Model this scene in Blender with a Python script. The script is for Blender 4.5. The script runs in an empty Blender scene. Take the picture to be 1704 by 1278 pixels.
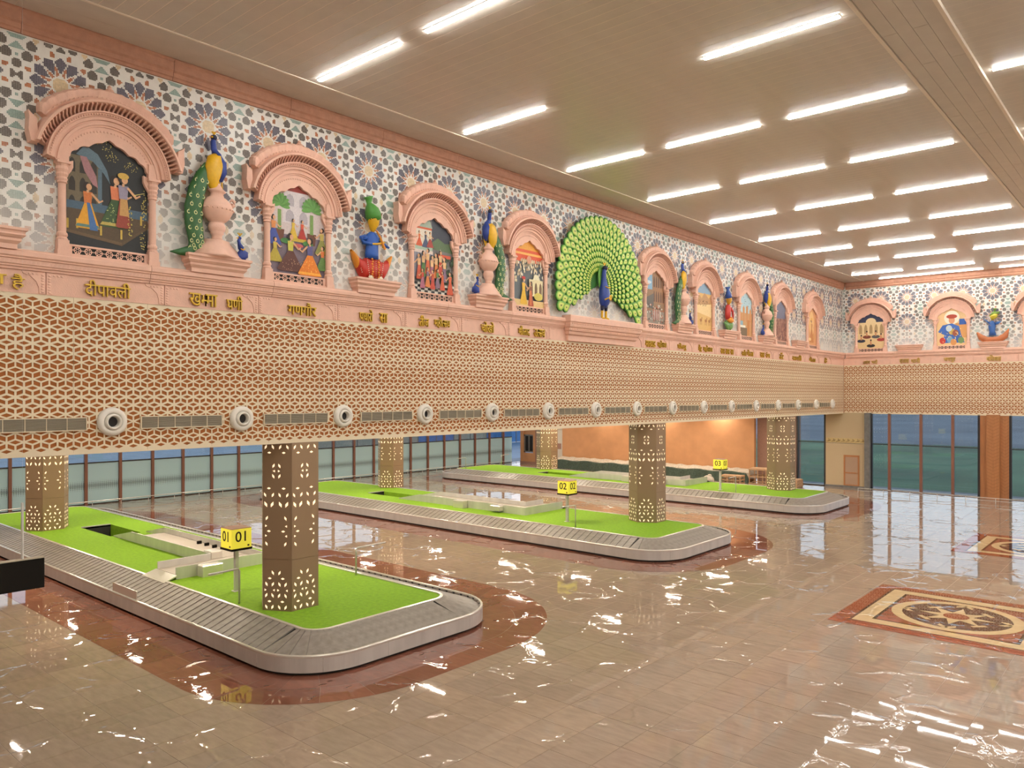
import bpy, math, random
from math import sin, cos, pi, sqrt, radians, atan2
from mathutils import Vector, Matrix
random.seed(7)
SC = bpy.context.scene
COL = SC.collection

# ------------------------------------------------------------------ camera, sky, lights, exposure
H = 6.157
YF = 53.283            # far wall plane
ZC = 13.654            # ceiling
ZL, ZLT = 4.975, 8.15  # lattice band
cam_d = bpy.data.cameras.new('camera'); cam = bpy.data.objects.new('camera', cam_d); COL.objects.link(cam)
cam.location = (17.0, 0.0, H)
cam.rotation_euler = (radians(90), 0, radians(41.056))
cam_d.sensor_width = 36.0; cam_d.lens = 1277.06 / 1704 * 36.0
cam_d.shift_y = 18.83 / 1704
cam_d.clip_end = 2000
SC.camera = cam
SC.view_settings.view_transform = 'Standard'; SC.view_settings.look = 'None'
SC.view_settings.exposure = 0.2; SC.view_settings.gamma = 1.0
SC.view_settings.use_curve_mapping = False
SC.cycles.max_bounces = 8; SC.cycles.diffuse_bounces = 4; SC.cycles.glossy_bounces = 4
SC.cycles.transparent_max_bounces = 16
SC.cycles.sample_clamp_indirect = 6.0
SC.cycles.caustics_reflective = False; SC.cycles.caustics_refractive = False

STRIP_E = 84.0          # ceiling strips
STRIP_C = (0.98, 0.98, 0.93)
SKY_E = 1.6
DOWN_W = 150.0           # soffit downlights
w = bpy.data.worlds.new('world'); SC.world = w; w.use_nodes = True
nt = w.node_tree; nt.nodes.clear()
o_ = nt.nodes.new('ShaderNodeOutputWorld'); bg = nt.nodes.new('ShaderNodeBackground')
tc = nt.nodes.new('ShaderNodeTexCoord'); sx = nt.nodes.new('ShaderNodeSeparateXYZ')
rp = nt.nodes.new('ShaderNodeValToRGB')
rp.color_ramp.elements[0].position = 0.0; rp.color_ramp.elements[0].color = (0.80, 0.84, 0.90, 1)
rp.color_ramp.elements[1].position = 0.7; rp.color_ramp.elements[1].color = (0.52, 0.64, 0.85, 1)
nt.links.new(tc.outputs['Generated'], sx.inputs[0]); nt.links.new(sx.outputs['Z'], rp.inputs[0])
nt.links.new(rp.outputs[0], bg.inputs[0]); bg.inputs[1].default_value = SKY_E
nt.links.new(bg.outputs[0], o_.inputs[0])

# ------------------------------------------------------------------ materials
MATS = {}
def nmat(name):
    m = bpy.data.materials.new(name); m.use_nodes = True
    return m, m.node_tree, m.node_tree.nodes['Principled BSDF']
def mat(name, c, rough=0.6, metal=0.0, noise=0.0, nscale=8.0, bump=0.0, bscale=40.0, emit=None, es=0.0, spec=0.5, stretch=None):
    m, t, b = nmat(name)
    b.inputs['Base Color'].default_value = (*c, 1); b.inputs['Roughness'].default_value = rough
    b.inputs['Metallic'].default_value = metal; b.inputs['Specular IOR Level'].default_value = spec
    if noise or bump:
        co = t.nodes.new('ShaderNodeTexCoord'); src = co.outputs['Object']
        if stretch:
            mp = t.nodes.new('ShaderNodeMapping'); mp.inputs['Scale'].default_value = stretch
            t.links.new(src, mp.inputs[0]); src = mp.outputs[0]
    if noise:
        n = t.nodes.new('ShaderNodeTexNoise'); n.inputs['Scale'].default_value = nscale; n.inputs['Detail'].default_value = 5
        t.links.new(src, n.inputs['Vector'])
        r = t.nodes.new('ShaderNodeValToRGB')
        r.color_ramp.elements[0].position = .25; r.color_ramp.elements[1].position = .75
        r.color_ramp.elements[0].color = (*[x * (1 - noise) for x in c], 1)
        r.color_ramp.elements[1].color = (*[min(1, x * (1 + noise)) for x in c], 1)
        t.links.new(n.outputs['Fac'], r.inputs[0]); t.links.new(r.outputs[0], b.inputs['Base Color'])
    if bump:
        n2 = t.nodes.new('ShaderNodeTexNoise'); n2.inputs['Scale'].default_value = bscale; n2.inputs['Detail'].default_value = 3
        t.links.new(src, n2.inputs['Vector'])
        bp = t.nodes.new('ShaderNodeBump'); bp.inputs['Strength'].default_value = bump; bp.inputs['Distance'].default_value = .02
        t.links.new(n2.outputs['Fac'], bp.inputs['Height']); t.links.new(bp.outputs[0], b.inputs['Normal'])
    if emit:
        b.inputs['Emission Color'].default_value = (*emit, 1); b.inputs['Emission Strength'].default_value = es
    MATS[name] = m
    return m
def vmat(name, rough=0.5, noise=0.0, nscale=10.0, spec=0.5, stretch=None, fade=False, bump=0.0, bscale=3.0, metal=0.0):
    m, t, b = nmat(name)
    a = t.nodes.new('ShaderNodeAttribute'); a.attribute_name = 'Col'
    out = a.outputs['Color']
    co = t.nodes.new('ShaderNodeTexCoord'); gm = t.nodes.new('ShaderNodeNewGeometry')
    src = gm.outputs['Position']
    if stretch:
        mp = t.nodes.new('ShaderNodeMapping'); mp.inputs['Scale'].default_value = stretch
        t.links.new(src, mp.inputs[0]); src = mp.outputs[0]
    if noise:
        n = t.nodes.new('ShaderNodeTexNoise'); n.inputs['Scale'].default_value = nscale; n.inputs['Detail'].default_value = 6
        t.links.new(src, n.inputs['Vector'])
        mr = t.nodes.new('ShaderNodeMapRange'); mr.inputs[1].default_value = .3; mr.inputs[2].default_value = .7
        mr.inputs[3].default_value = 1 - noise; mr.inputs[4].default_value = 1 + noise
        t.links.new(n.outputs['Fac'], mr.inputs[0])
        mx = t.nodes.new('ShaderNodeVectorMath'); mx.operation = 'SCALE'
        t.links.new(out, mx.inputs[0]); t.links.new(mr.outputs[0], mx.inputs['Scale']); out = mx.outputs[0]
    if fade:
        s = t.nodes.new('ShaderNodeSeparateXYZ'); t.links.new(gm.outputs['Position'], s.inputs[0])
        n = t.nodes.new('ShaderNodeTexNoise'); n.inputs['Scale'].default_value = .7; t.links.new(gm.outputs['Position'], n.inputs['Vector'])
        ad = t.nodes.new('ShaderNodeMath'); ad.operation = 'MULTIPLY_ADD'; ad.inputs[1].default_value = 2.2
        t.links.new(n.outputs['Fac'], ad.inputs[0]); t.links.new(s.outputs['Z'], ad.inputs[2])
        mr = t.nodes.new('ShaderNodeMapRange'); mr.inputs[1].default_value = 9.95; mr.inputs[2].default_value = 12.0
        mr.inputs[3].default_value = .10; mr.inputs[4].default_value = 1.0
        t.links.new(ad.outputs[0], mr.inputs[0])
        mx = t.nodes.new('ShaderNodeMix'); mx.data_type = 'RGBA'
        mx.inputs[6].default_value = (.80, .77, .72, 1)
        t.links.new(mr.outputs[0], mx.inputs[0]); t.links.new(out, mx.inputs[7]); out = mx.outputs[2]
    if bump:
        n2 = t.nodes.new('ShaderNodeTexNoise'); n2.inputs['Scale'].default_value = bscale; n2.inputs['Detail'].default_value = 1
        t.links.new(gm.outputs['Position'], n2.inputs['Vector'])
        bp = t.nodes.new('ShaderNodeBump'); bp.inputs['Strength'].default_value = bump; bp.inputs['Distance'].default_value = .01
        t.links.new(n2.outputs['Fac'], bp.inputs['Height']); t.links.new(bp.outputs[0], b.inputs['Normal'])
    t.links.new(out, b.inputs['Base Color']); b.inputs['Roughness'].default_value = rough
    b.inputs['Specular IOR Level'].default_value = spec; b.inputs['Metallic'].default_value = metal
    MATS[name] = m
    return m
def glass_mat(name, tint, ior=1.5):
    m = bpy.data.materials.new(name); m.use_nodes = True; t = m.node_tree; t.nodes.clear()
    o = t.nodes.new('ShaderNodeOutputMaterial'); mx = t.nodes.new('ShaderNodeMixShader')
    tr = t.nodes.new('ShaderNodeBsdfTransparent'); tr.inputs[0].default_value = (*tint, 1)
    gl = t.nodes.new('ShaderNodeBsdfGlossy'); gl.inputs['Roughness'].default_value = .01
    fr = t.nodes.new('ShaderNodeFresnel'); gm = t.nodes.new('ShaderNodeNewGeometry'); ma = t.nodes.new('ShaderNodeMath'); ma.operation = 'MULTIPLY_ADD'
    ma.inputs[1].default_value = 1 / ior - ior; ma.inputs[2].default_value = ior; t.links.new(gm.outputs['Backfacing'], ma.inputs[0]); t.links.new(ma.outputs[0], fr.inputs[0])
    t.links.new(fr.outputs[0], mx.inputs[0]); t.links.new(tr.outputs[0], mx.inputs[1]); t.links.new(gl.outputs[0], mx.inputs[2])
    t.links.new(mx.outputs[0], o.inputs[0]); MATS[name] = m
    return m
def frost_mat(name):
    m, t, b = nmat(name)
    gm = t.nodes.new('ShaderNodeNewGeometry'); s = t.nodes.new('ShaderNodeSeparateXYZ'); t.links.new(gm.outputs['Position'], s.inputs[0])
    # printed band of small hexagon-like dots at z 0.75..1.35
    def wv(sock, f, ph=0.0):
        a = t.nodes.new('ShaderNodeMath'); a.operation = 'MULTIPLY_ADD'; a.inputs[1].default_value = f; a.inputs[2].default_value = ph
        t.links.new(sock, a.inputs[0]); c = t.nodes.new('ShaderNodeMath'); c.operation = 'SINE'; t.links.new(a.outputs[0], c.inputs[0]); return c.outputs[0]
    def mth(op, a, b2):
        n = t.nodes.new('ShaderNodeMath'); n.operation = op
        for i, v in enumerate((a, b2)):
            if isinstance(v, (int, float)): n.inputs[i].default_value = v
            else: t.links.new(v, n.inputs[i])
        return n.outputs[0]
    p = mth('MULTIPLY', wv(s.outputs['Y'], 2 * pi / .22), wv(s.outputs['Z'], 2 * pi / .17))
    d = mth('ABSOLUTE', mth('SUBTRACT', s.outputs['Z'], 1.06), 0.0)
    lim = mth('MULTIPLY_ADD' if False else 'MULTIPLY', d, 3.0)
    dots = mth('GREATER_THAN', mth('ABSOLUTE', p, 0), mth('ADD', lim, .12))
    band = mth('LESS_THAN', d, .27)
    k = mth('MULTIPLY', dots, band)
    mx = t.nodes.new('ShaderNodeMix'); mx.data_type = 'RGBA'
    mx.inputs[6].default_value = (.62, .74, .70, 1); mx.inputs[7].default_value = (.30, .36, .34, 1)
    t.links.new(k, mx.inputs[0])
    tr = t.nodes.new('ShaderNodeBsdfTranslucent'); t.links.new(mx.outputs[2], tr.inputs[0])
    t.links.new(mx.outputs[2], b.inputs['Base Color']); b.inputs['Roughness'].default_value = .35
    ms = t.nodes.new('ShaderNodeMixShader'); ms.inputs[0].default_value = .5
    t.links.new(b.outputs[0], ms.inputs[1]); t.links.new(tr.outputs[0], ms.inputs[2])
    t.links.new(ms.outputs[0], t.nodes['Material Output'].inputs[0]); MATS[name] = m
    return m
PINK = mat('pink_plaster', (.80, .49, .375), .6, noise=.06, nscale=5, bump=.25, bscale=60)
TERRA = mat('terracotta_plaster', (.45, .22, .14), .65, noise=.12, nscale=6, bump=.3, bscale=25)
CREAM = mat('cream_panel', (.80, .67, .475), .5)
ORNG = mat('orange_backing', (.36, .105, .012), .7)
SEAM = mat('seam_dark', (.06, .04, .03), .8)
WHITE = mat('white_enamel', (.80, .75, .67), .35)
DARK = mat('dark_fill', (.012, .010, .009), .6)  # near black colour standing in for shade inside holes, also dark panes
LOUV = mat('louvre_metal', (.52, .45, .34), .45, metal=.2)
CEIL = mat('ceiling_plank', (.65, .59, .52), .30, noise=.05, nscale=2.5, spec=.6)
CEILT = mat('ceiling_trim_and_highlight', (.86, .76, .64), .35, spec=.6)
STEEL = mat('brushed_steel', (.68, .66, .63), .42, metal=.5, noise=.10, nscale=3, stretch=(1, 1, .2))
STEELB = mat('bright_steel', (.78, .74, .68), .3, metal=.6)
RUB = mat('belt_rubber', (.27, .235, .205), .42, noise=.22, nscale=6)
RUBD = mat('belt_black', (.03, .028, .026), .6)  # near black for the rubber bumper, belt bed and pit belt
TURF = mat('artificial_turf', (.235, .45, .010), .9, noise=.16, nscale=9, bump=.6, bscale=220)
BRONZE = mat('bronze_sheet', (.34, .225, .135), .40, metal=.35)
GLOW = mat('lit_opening', (.9, .75, .5), .5, emit=(1.0, .76, .50), es=.95)
YEL = mat('sign_yellow', (.80, .70, .06), .4, emit=(.95, .80, .07), es=.42)
BLK = mat('black_plate', (.010, .008, .006), .75, spec=.15)
BLKT = mat('sign_black', (.03, .03, .01), .6)
GOLD = mat('gold_letter', (.62, .40, .05), .35, metal=.6)
LITE = mat('light_diffuser', (.9, .9, .9), .5, emit=STRIP_C, es=STRIP_E)
ORW = mat('orange_wall', (.56, .28, .13), .7, noise=.10, nscale=1.2, bump=.1, bscale=12)
MAUV = mat('brown_wall', (.34, .19, .14), .7, noise=.08)
BEIGE = mat('beige_cladding', (.52, .39, .235), .6)
BROWNF = mat('brown_frame', (.24, .10, .065), .45)
BLKF = mat('black_frame', (.02, .016, .018), .4)
GREYP = mat('grey_stone', (.17, .16, .15), .45, noise=.25, nscale=4)
WOOD = mat('wood_orange', (.42, .17, .06), .5, noise=.12, nscale=10, stretch=(1, 1, .1))
WOODP = mat('raw_timber', (.55, .35, .20), .7, noise=.2, nscale=12)
TARP = mat('green_tarp', (.045, .07, .05), .8, noise=.4, nscale=10, bump=.8, bscale=9)
SACK = mat('grey_sack', (.48, .42, .34), .85, noise=.25, nscale=9, bump=.6, bscale=12)
PLAIN = mat('plain_wall', (.78, .74, .68), .7)
DIAM = mat('white_door', (.62, .56, .48), .45)
GRASS = mat('outdoor_ground', (.06, .115, .055), .95, noise=.5, nscale=.08)
BLUEH = mat('blue_hoarding', (.05, .16, .36), .5, noise=.15, nscale=2)
VC = vmat('painted_relief', .45, noise=.06, nscale=14)
PRINT = vmat('painted_canvas', .55, noise=.10, nscale=25)
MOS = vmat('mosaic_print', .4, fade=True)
MOSW = mat('mosaic_white', (.80, .77, .72), .4, noise=.04, nscale=6, bump=.15, bscale=90)
def wrinkle(m):
    t = m.node_tree; b = t.nodes['Principled BSDF']; L = t.links
    gm = t.nodes.new('ShaderNodeNewGeometry')
    def N(ty, **k):
        n = t.nodes.new(ty)
        for a, v in k.items(): setattr(n, a, v)
        return n
    def M(op, a, b2=0.0, c=0.0):
        n = N('ShaderNodeMath', operation=op)
        for i, v in enumerate((a, b2, c)):
            if isinstance(v, (int, float)): n.inputs[i].default_value = v
            else: L.new(v, n.inputs[i])
        return n.outputs[0]
    nz = N('ShaderNodeTexNoise'); nz.inputs['Scale'].default_value = 1.1; nz.inputs['Detail'].default_value = 3; L.new(gm.outputs['Position'], nz.inputs['Vector'])
    mx = N('ShaderNodeVectorMath', operation='MULTIPLY_ADD'); mx.inputs[1].default_value = (.9, .9, 0); L.new(nz.outputs['Color'], mx.inputs[0]); L.new(gm.outputs['Position'], mx.inputs[2])
    fl = N('ShaderNodeVectorMath', operation='MULTIPLY'); fl.inputs[1].default_value = (1, 1, 0); L.new(mx.outputs[0], fl.inputs[0])
    vo = N('ShaderNodeTexVoronoi', feature='DISTANCE_TO_EDGE'); vo.inputs['Scale'].default_value = .85; L.new(fl.outputs[0], vo.inputs['Vector'])
    k = N('ShaderNodeTexNoise'); k.inputs['Scale'].default_value = .75; k.inputs['Detail'].default_value = 2; L.new(gm.outputs['Position'], k.inputs['Vector'])
    mask = N('ShaderNodeMapRange', interpolation_type='SMOOTHSTEP'); mask.inputs[1].default_value = .47; mask.inputs[2].default_value = .58; L.new(k.outputs['Fac'], mask.inputs[0])
    rid = N('ShaderNodeMapRange', interpolation_type='SMOOTHSTEP'); rid.inputs[1].default_value = 0; rid.inputs[2].default_value = .075; rid.inputs[3].default_value = 1; rid.inputs[4].default_value = 0; L.new(vo.outputs['Distance'], rid.inputs[0])
    und = N('ShaderNodeTexNoise'); und.inputs['Scale'].default_value = .9; und.inputs['Detail'].default_value = 1; L.new(gm.outputs['Position'], und.inputs['Vector'])
    h = M('ADD', M('MULTIPLY', M('MULTIPLY', mask.outputs[0], rid.outputs[0]), .0085), M('MULTIPLY', und.outputs['Fac'], .0010))
    bp = N('ShaderNodeBump'); bp.inputs['Strength'].default_value = 1.0; bp.inputs['Distance'].default_value = 1.0
    L.new(h, bp.inputs['Height']); L.new(bp.outputs[0], b.inputs['Normal'])
TILE = vmat('polished_granite', .022, noise=.10, nscale=5, stretch=(.5, 1.6, 1), spec=.55); wrinkle(TILE)
GROUT = mat('grout', (.42, .33, .26), .5)
GLS = glass_mat('window_glass', (.80, .86, .88))
FRST = frost_mat('frosted_glass')

# ------------------------------------------------------------------ mesh builder
class MB:
    def __init__(s): s.v = []; s.f = []; s.m = []; s.c = []; s.cm = 0; s.cc = (1, 1, 1); s.sm = []; s.smooth = False
    def col(s, c): s.cc = c; return s
    def face(s, idx): s.f.append(idx); s.m.append(s.cm); s.c.append(s.cc); s.sm.append(s.smooth)
    def poly(s, pts):
        n = len(s.v); s.v.extend([tuple(p) for p in pts]); s.face(list(range(n, n + len(pts))))
    def box(s, x0, x1, y0, y1, z0, z1):
        n = len(s.v)
        s.v += [(x0, y0, z0), (x1, y0, z0), (x1, y1, z0), (x0, y1, z0), (x0, y0, z1), (x1, y0, z1), (x1, y1, z1), (x0, y1, z1)]
        for q in ((3, 2, 1, 0), (4, 5, 6, 7), (0, 1, 5, 4), (1, 2, 6, 5), (2, 3, 7, 6), (3, 0, 4, 7)): s.face([n + i for i in q])
        return s
    def bbox(s, x0, x1, y0, y1, z0, z1, b):           # box with chamfered vertical + top edges
        x0, x1 = min(x0, x1), max(x0, x1); y0, y1 = min(y0, y1), max(y0, y1)
        def ring(i, z):
            return [(x0 + b, y0 + i, z), (x1 - b, y0 + i, z), (x1 - i, y0 + b, z), (x1 - i, y1 - b, z), (x1 - b, y1 - i, z), (x0 + b, y1 - i, z), (x0 + i, y1 - b, z), (x0 + i, y0 + b, z)]
        r = [ring(0, z0), ring(0, z1 - b), [(min(max(x, x0 + b), x1 - b), min(max(y, y0 + b), y1 - b), z1) for x, y, z in ring(0, z1)]]
        s.loft(r, True, cap=True); return s
    def loft(s, rings, closed=True, cap=False):
        n = len(s.v); k = len(rings[0])
        for r in rings: s.v.extend([tuple(p) for p in r])
        for i in range(len(rings) - 1):
            for j in range(k if closed else k - 1):
                a = n + i * k + j; b = n + i * k + (j + 1) % k
                s.face([a, b, b + k, a + k])
        if cap:
            s.face([n + j for j in range(k)][::-1]); s.face([n + (len(rings) - 1) * k + j for j in range(k)])
        return s
    def tube(s, pts, rad, n=10, flat=None, cap=True):
        """pts list of Vector; rad per point (a,b) or float; flat: fixed 'out' axis for b radius"""
        rings = []; N = len(pts); P = [Vector(p) for p in pts]
        for i in range(N):
            d = (P[min(i + 1, N - 1)] - P[max(i - 1, 0)])
            if d.length < 1e-9: d = Vector((0, 0, 1))
            d.normalize()
            up = Vector(flat) if flat else (Vector((0, 0, 1)) if abs(d.z) < .95 else Vector((1, 0, 0)))
            sd = d.cross(up)
            if sd.length < 1e-6: sd = d.orthogonal()
            sd.normalize(); up2 = sd.cross(d).normalized()
            r = rad[i] if isinstance(rad, (list, tuple)) else rad
            a, b = r if isinstance(r, (list, tuple)) else (r, r)
            rings.append([P[i] + sd * a * cos(2 * pi * k / n) + up2 * b * sin(2 * pi * k / n) for k in range(n)])
        return s.loft(rings, True, cap)
    def lathe(s, prof, c=(0, 0), n=20, sx=1.0, sy=1.0, cap=True):
        """prof: list of (r,z), around vertical axis at c=(x,y)"""
        rings = [[(c[0] + r * cos(2 * pi * k / n) * sx, c[1] + r * sin(2 * pi * k / n) * sy, z) for k in range(n)] for r, z in prof]
        return s.loft(rings, True, cap)
    def ell(s, c, r, n=14, m=8):
        c = Vector(c)
        rings = []
        for i in range(m + 1):
            t = -pi / 2 + pi * i / m; q = max(cos(t), .02)
            rings.append([(c.x + r[0] * q * cos(2 * pi * k / n), c.y + r[1] * q * sin(2 * pi * k / n), c.z + r[2] * sin(t)) for k in range(n)])
        return s.loft(rings, True, True)
    def prism(s, pts, x0, x1):                         # polygon in (y,z), extruded along x
        k = len(pts); n = len(s.v)
        s.v.extend([(x0, p[0], p[1]) for p in pts]); s.v.extend([(x1, p[0], p[1]) for p in pts])
        s.face([n + i for i in range(k)]); s.face([n + k + i for i in range(k)][::-1])
        for i in range(k):
            j = (i + 1) % k; s.face([n + i, n + k + i, n + k + j, n + j])
        return s
    def sweepz(s, prof, y0, y1):                       # profile in (x,z), along y
        return s.loft([[(p[0], y0, p[1]) for p in prof], [(p[0], y1, p[1]) for p in prof]], True, True)
    def xf(s, M, start=0):
        for i in range(start, len(s.v)): s.v[i] = tuple(M @ Vector(s.v[i]))
        return s
    def mesh(s, name, mats):
        me = bpy.data.meshes.new(name); me.from_pydata(s.v, [], s.f)
        if not isinstance(mats, (list, tuple)): mats = [mats]
        for m in mats: me.materials.append(m)
        if len(mats) > 1: me.polygons.foreach_set('material_index', s.m)
        if any(s.sm): me.polygons.foreach_set('use_smooth', s.sm)
        if any(m in (VC, PRINT, MOS, TILE) for m in mats):
            at = me.color_attributes.new('Col', 'FLOAT_COLOR', 'CORNER')
            buf = []
            for fi, f in enumerate(s.f): buf.extend((*s.c[fi], 1.0) * len(f))
            at.data.foreach_set('color', buf)
        me.validate(); me.update()
        return me
    def build(s, name, mats, parent=None, loc=None):
        return inst(name, s.mesh(name, mats), parent, loc)
def inst(name, me, parent=None, loc=None, rz=0.0, scale=None):
    o = bpy.data.objects.new(name, me); COL.objects.link(o)
    if parent: o.parent = parent
    if loc: o.location = loc
    if rz: o.rotation_euler = (0, 0, rz)
    if scale: o.scale = scale
    return o
def empty(name, loc=(0, 0, 0), rz=0.0):
    o = bpy.data.objects.new(name, None); COL.objects.link(o); o.location = loc; o.rotation_euler = (0, 0, rz); o.empty_display_size = .2
    return o
def tag(o, label, cat, group=None):
    o['label'] = label; o['category'] = cat
    if group: o['group'] = group
    return o
def thing(name, label, cat, loc=(0, 0, 0), rz=0.0, group=None): return tag(empty(name, loc, rz), label, cat, group)
def structure(o): o['kind'] = 'structure'; return o
def stuff(o): o['kind'] = 'stuff'; return o
ORD = ['first', 'second', 'third', 'fourth', 'fifth', 'sixth', 'seventh', 'eighth', 'ninth', 'tenth', 'eleventh', 'twelfth', 'thirteenth', 'fourteenth', 'fifteenth', 'sixteenth', 'seventeenth', 'eighteenth', 'nineteenth', 'twentieth']
def srgb(r, g, b):
    f = lambda x: (x / 255 / 12.92) if x < 10.3 else ((x / 255 + .055) / 1.055) ** 2.4
    return (f(r), f(g), f(b))
ROT_FAR = -pi / 2   # local (x out of wall, y along) -> far wall facing -y:  local +x -> -y,  local +y -> +x

# ------------------------------------------------------------------ floor of granite tiles
TS = .887
floor = MB().box(-29.6, 30, -8, YF + 1.2, -.3, -.005).build('floor', GROUT); structure(floor)
BASEC = (.345, .255, .19)
def tile_mesh(c, amp):
    m = MB(); m.col(c); h = TS / 2 - .004
    z = [random.uniform(-amp, amp) for _ in range(4)]
    p = [(-h, -h), (h, -h), (h, h), (-h, h)]
    m.poly([(x, y, zz) for (x, y), zz in zip(p, z)])
    for i in range(4):
        j = (i + 1) % 4; m.poly([(*p[i], -.02), (*p[j], -.02), (*p[j], z[j]), (*p[i], z[i])])
    return m.mesh('tile', TILE)
variants = []
for i in range(40):
    k = random.uniform(.93, 1.06); g = random.uniform(-.005, .005)
    variants.append(tile_mesh((BASEC[0] * k + g, BASEC[1] * k, BASEC[2] * k - g), .0011))
cells = []
fx, fy = -0.6566, 0.7542
for i in range(-46, 22):
    for j in range(-7, 56):
        x = 10.5 + TS * (i + .5); y = 5.17 + TS * (j + .5)
        if x < -29.3 or x > 27.5 or y > YF + .6: continue
        zd = (x - 17) * fx + y * fy
        if zd < 3: continue
        u = 852 + 1277 * ((x - 17) * fy - y * fx) / zd      # R=(.7542,.6566)
        v = 657.8 + 1277 * H / zd
        inview = -60 < u < 1764 and v < 1330
        cells.append((zd if inview else 900 + zd, x, y, inview))
cells.sort()
for zd, x, y, iv in cells[:300]:
    inst('tile', random.choice(variants), floor, (x, y, 0), rz=random.choice((0, pi / 2, pi)))
m = MB()
for zd, x, y, iv in cells[300:]:
    k = random.uniform(.94, 1.05); m.col(tuple(q * k for q in BASEC)); h = TS / 2 - .004
    a = .0011
    m.poly([(x - h, y - h, random.uniform(-a, a)), (x + h, y - h, random.uniform(-a, a)), (x + h, y + h, random.uniform(-a, a)), (x - h, y + h, random.uniform(-a, a))])
stuff(m.build('distant_tile', TILE, floor))

def resample(pts, step):
    L = [0]
    for a, b in zip(pts, pts[1:]): L.append(L[-1] + math.dist(a, b))
    n = max(2, round(L[-1] / step)); out = []; k = 0
    for i in range(n + 1):
        t = L[-1] * i / n
        while k < len(L) - 2 and L[k + 1] < t: k += 1
        q = (t - L[k]) / max(1e-9, L[k + 1] - L[k]); a, b = pts[k], pts[k + 1]
        out.append((a[0] + (b[0] - a[0]) * q, a[1] + (b[1] - a[1]) * q))
    return out
MAROON = (.225, .085, .055)
band = []
def ringpts(x0, x1, y0, y1, rn, rf, nx, ny, nc):
    """closed ring sampled with the same counts on every ring, so that joints run straight or radial"""
    P = []
    def arc(cx, cy, r, a0):
        for i in range(nc): a = radians(a0 + 90 * i / nc); P.append((cx + r * cos(a), cy + r * sin(a)))
    def lin(a, b, n):
        for i in range(n): P.append((a[0] + (b[0] - a[0]) * i / n, a[1] + (b[1] - a[1]) * i / n))
    lin((-22, y0), (0.9, y0), nx); lin((.9, y0), (x1 - rn, y0), 1); arc(x1 - rn, y0 + rn, rn, -90); lin((x1, y0 + rn), (x1, y1 - rf), ny); arc(x1 - rf, y1 - rf, rf, 0)
    lin((x1 - rf, y1), (.3, y1), 1); lin((.3, y1), (-22, y1), nx); lin((-22, y1), (x0 + rf, y1), 2); arc(x0 + rf, y1 - rf, rf, 90); lin((x0, y1 - rf), (x0, y0 + rn), ny); arc(x0 + rn, y0 + rn, rn, 180); lin((x0 + rn, y0), (-22, y0), 2)
    return P
for ci, cy in enumerate((9.2, 24.4, 39.45)):
    A3 = (ringpts(-26.9, 4.7, cy - 1.64, cy + 9.1, 3.6, 4.3, 26, 3, 40), ringpts(-26.1, 3.85, cy - .74, cy + 7.9, 2.6, 3.0, 26, 3, 40), ringpts(-25.0, 2.9, cy + .16, cy + 6.45, 1.5, 1.5, 26, 3, 40))
    N = len(A3[0]); idx = []; k = 0
    arcs = [(27, 67), (70, 110), (139, 179), (182, 222)]
    while k < N:
        st = 8 if any(a <= k < b for a, b in arcs) else 1
        idx.append((k, min(k + st, N))); k += st
    for ra, rb in ((A3[0], A3[1]), (A3[1], A3[2])):
        for a, b in idx: band.append(([ra[q % N] for q in range(a, b + 1)], [rb[q % N] for q in range(a, b + 1)]))
def band_mesh(m, A, B):
    k = random.uniform(.85, 1.15); m.col(tuple(q * k for q in MAROON)); z = .003 + random.uniform(0, .0012)
    c = (sum(p[0] for p in A + B) / len(A + B), sum(p[1] for p in A + B) / len(A + B))
    sh = lambda p: (p[0] + (c[0] - p[0]) * min(.4, .004 / max(.05, abs(c[0] - p[0]))), p[1] + (c[1] - p[1]) * min(.4, .004 / max(.05, abs(c[1] - p[1]))))
    A = [sh(p) for p in A]; B = [sh(p) for p in B]
    for q in range(len(A) - 1): m.poly([(*A[q], z), (*A[q + 1], z), (*B[q + 1], z), (*B[q], z)])
band.sort(key=lambda ab: (ab[0][0][0] - 17) ** 2 + ab[0][0][1] ** 2)
for A, B in band[:290]:
    m = MB(); band_mesh(m, A, B); m.build('band_tile', TILE, floor)
m = MB()
for A, B in band[290:]: band_mesh(m, A, B)
stuff(m.build('distant_band_tile', TILE, floor))

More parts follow.
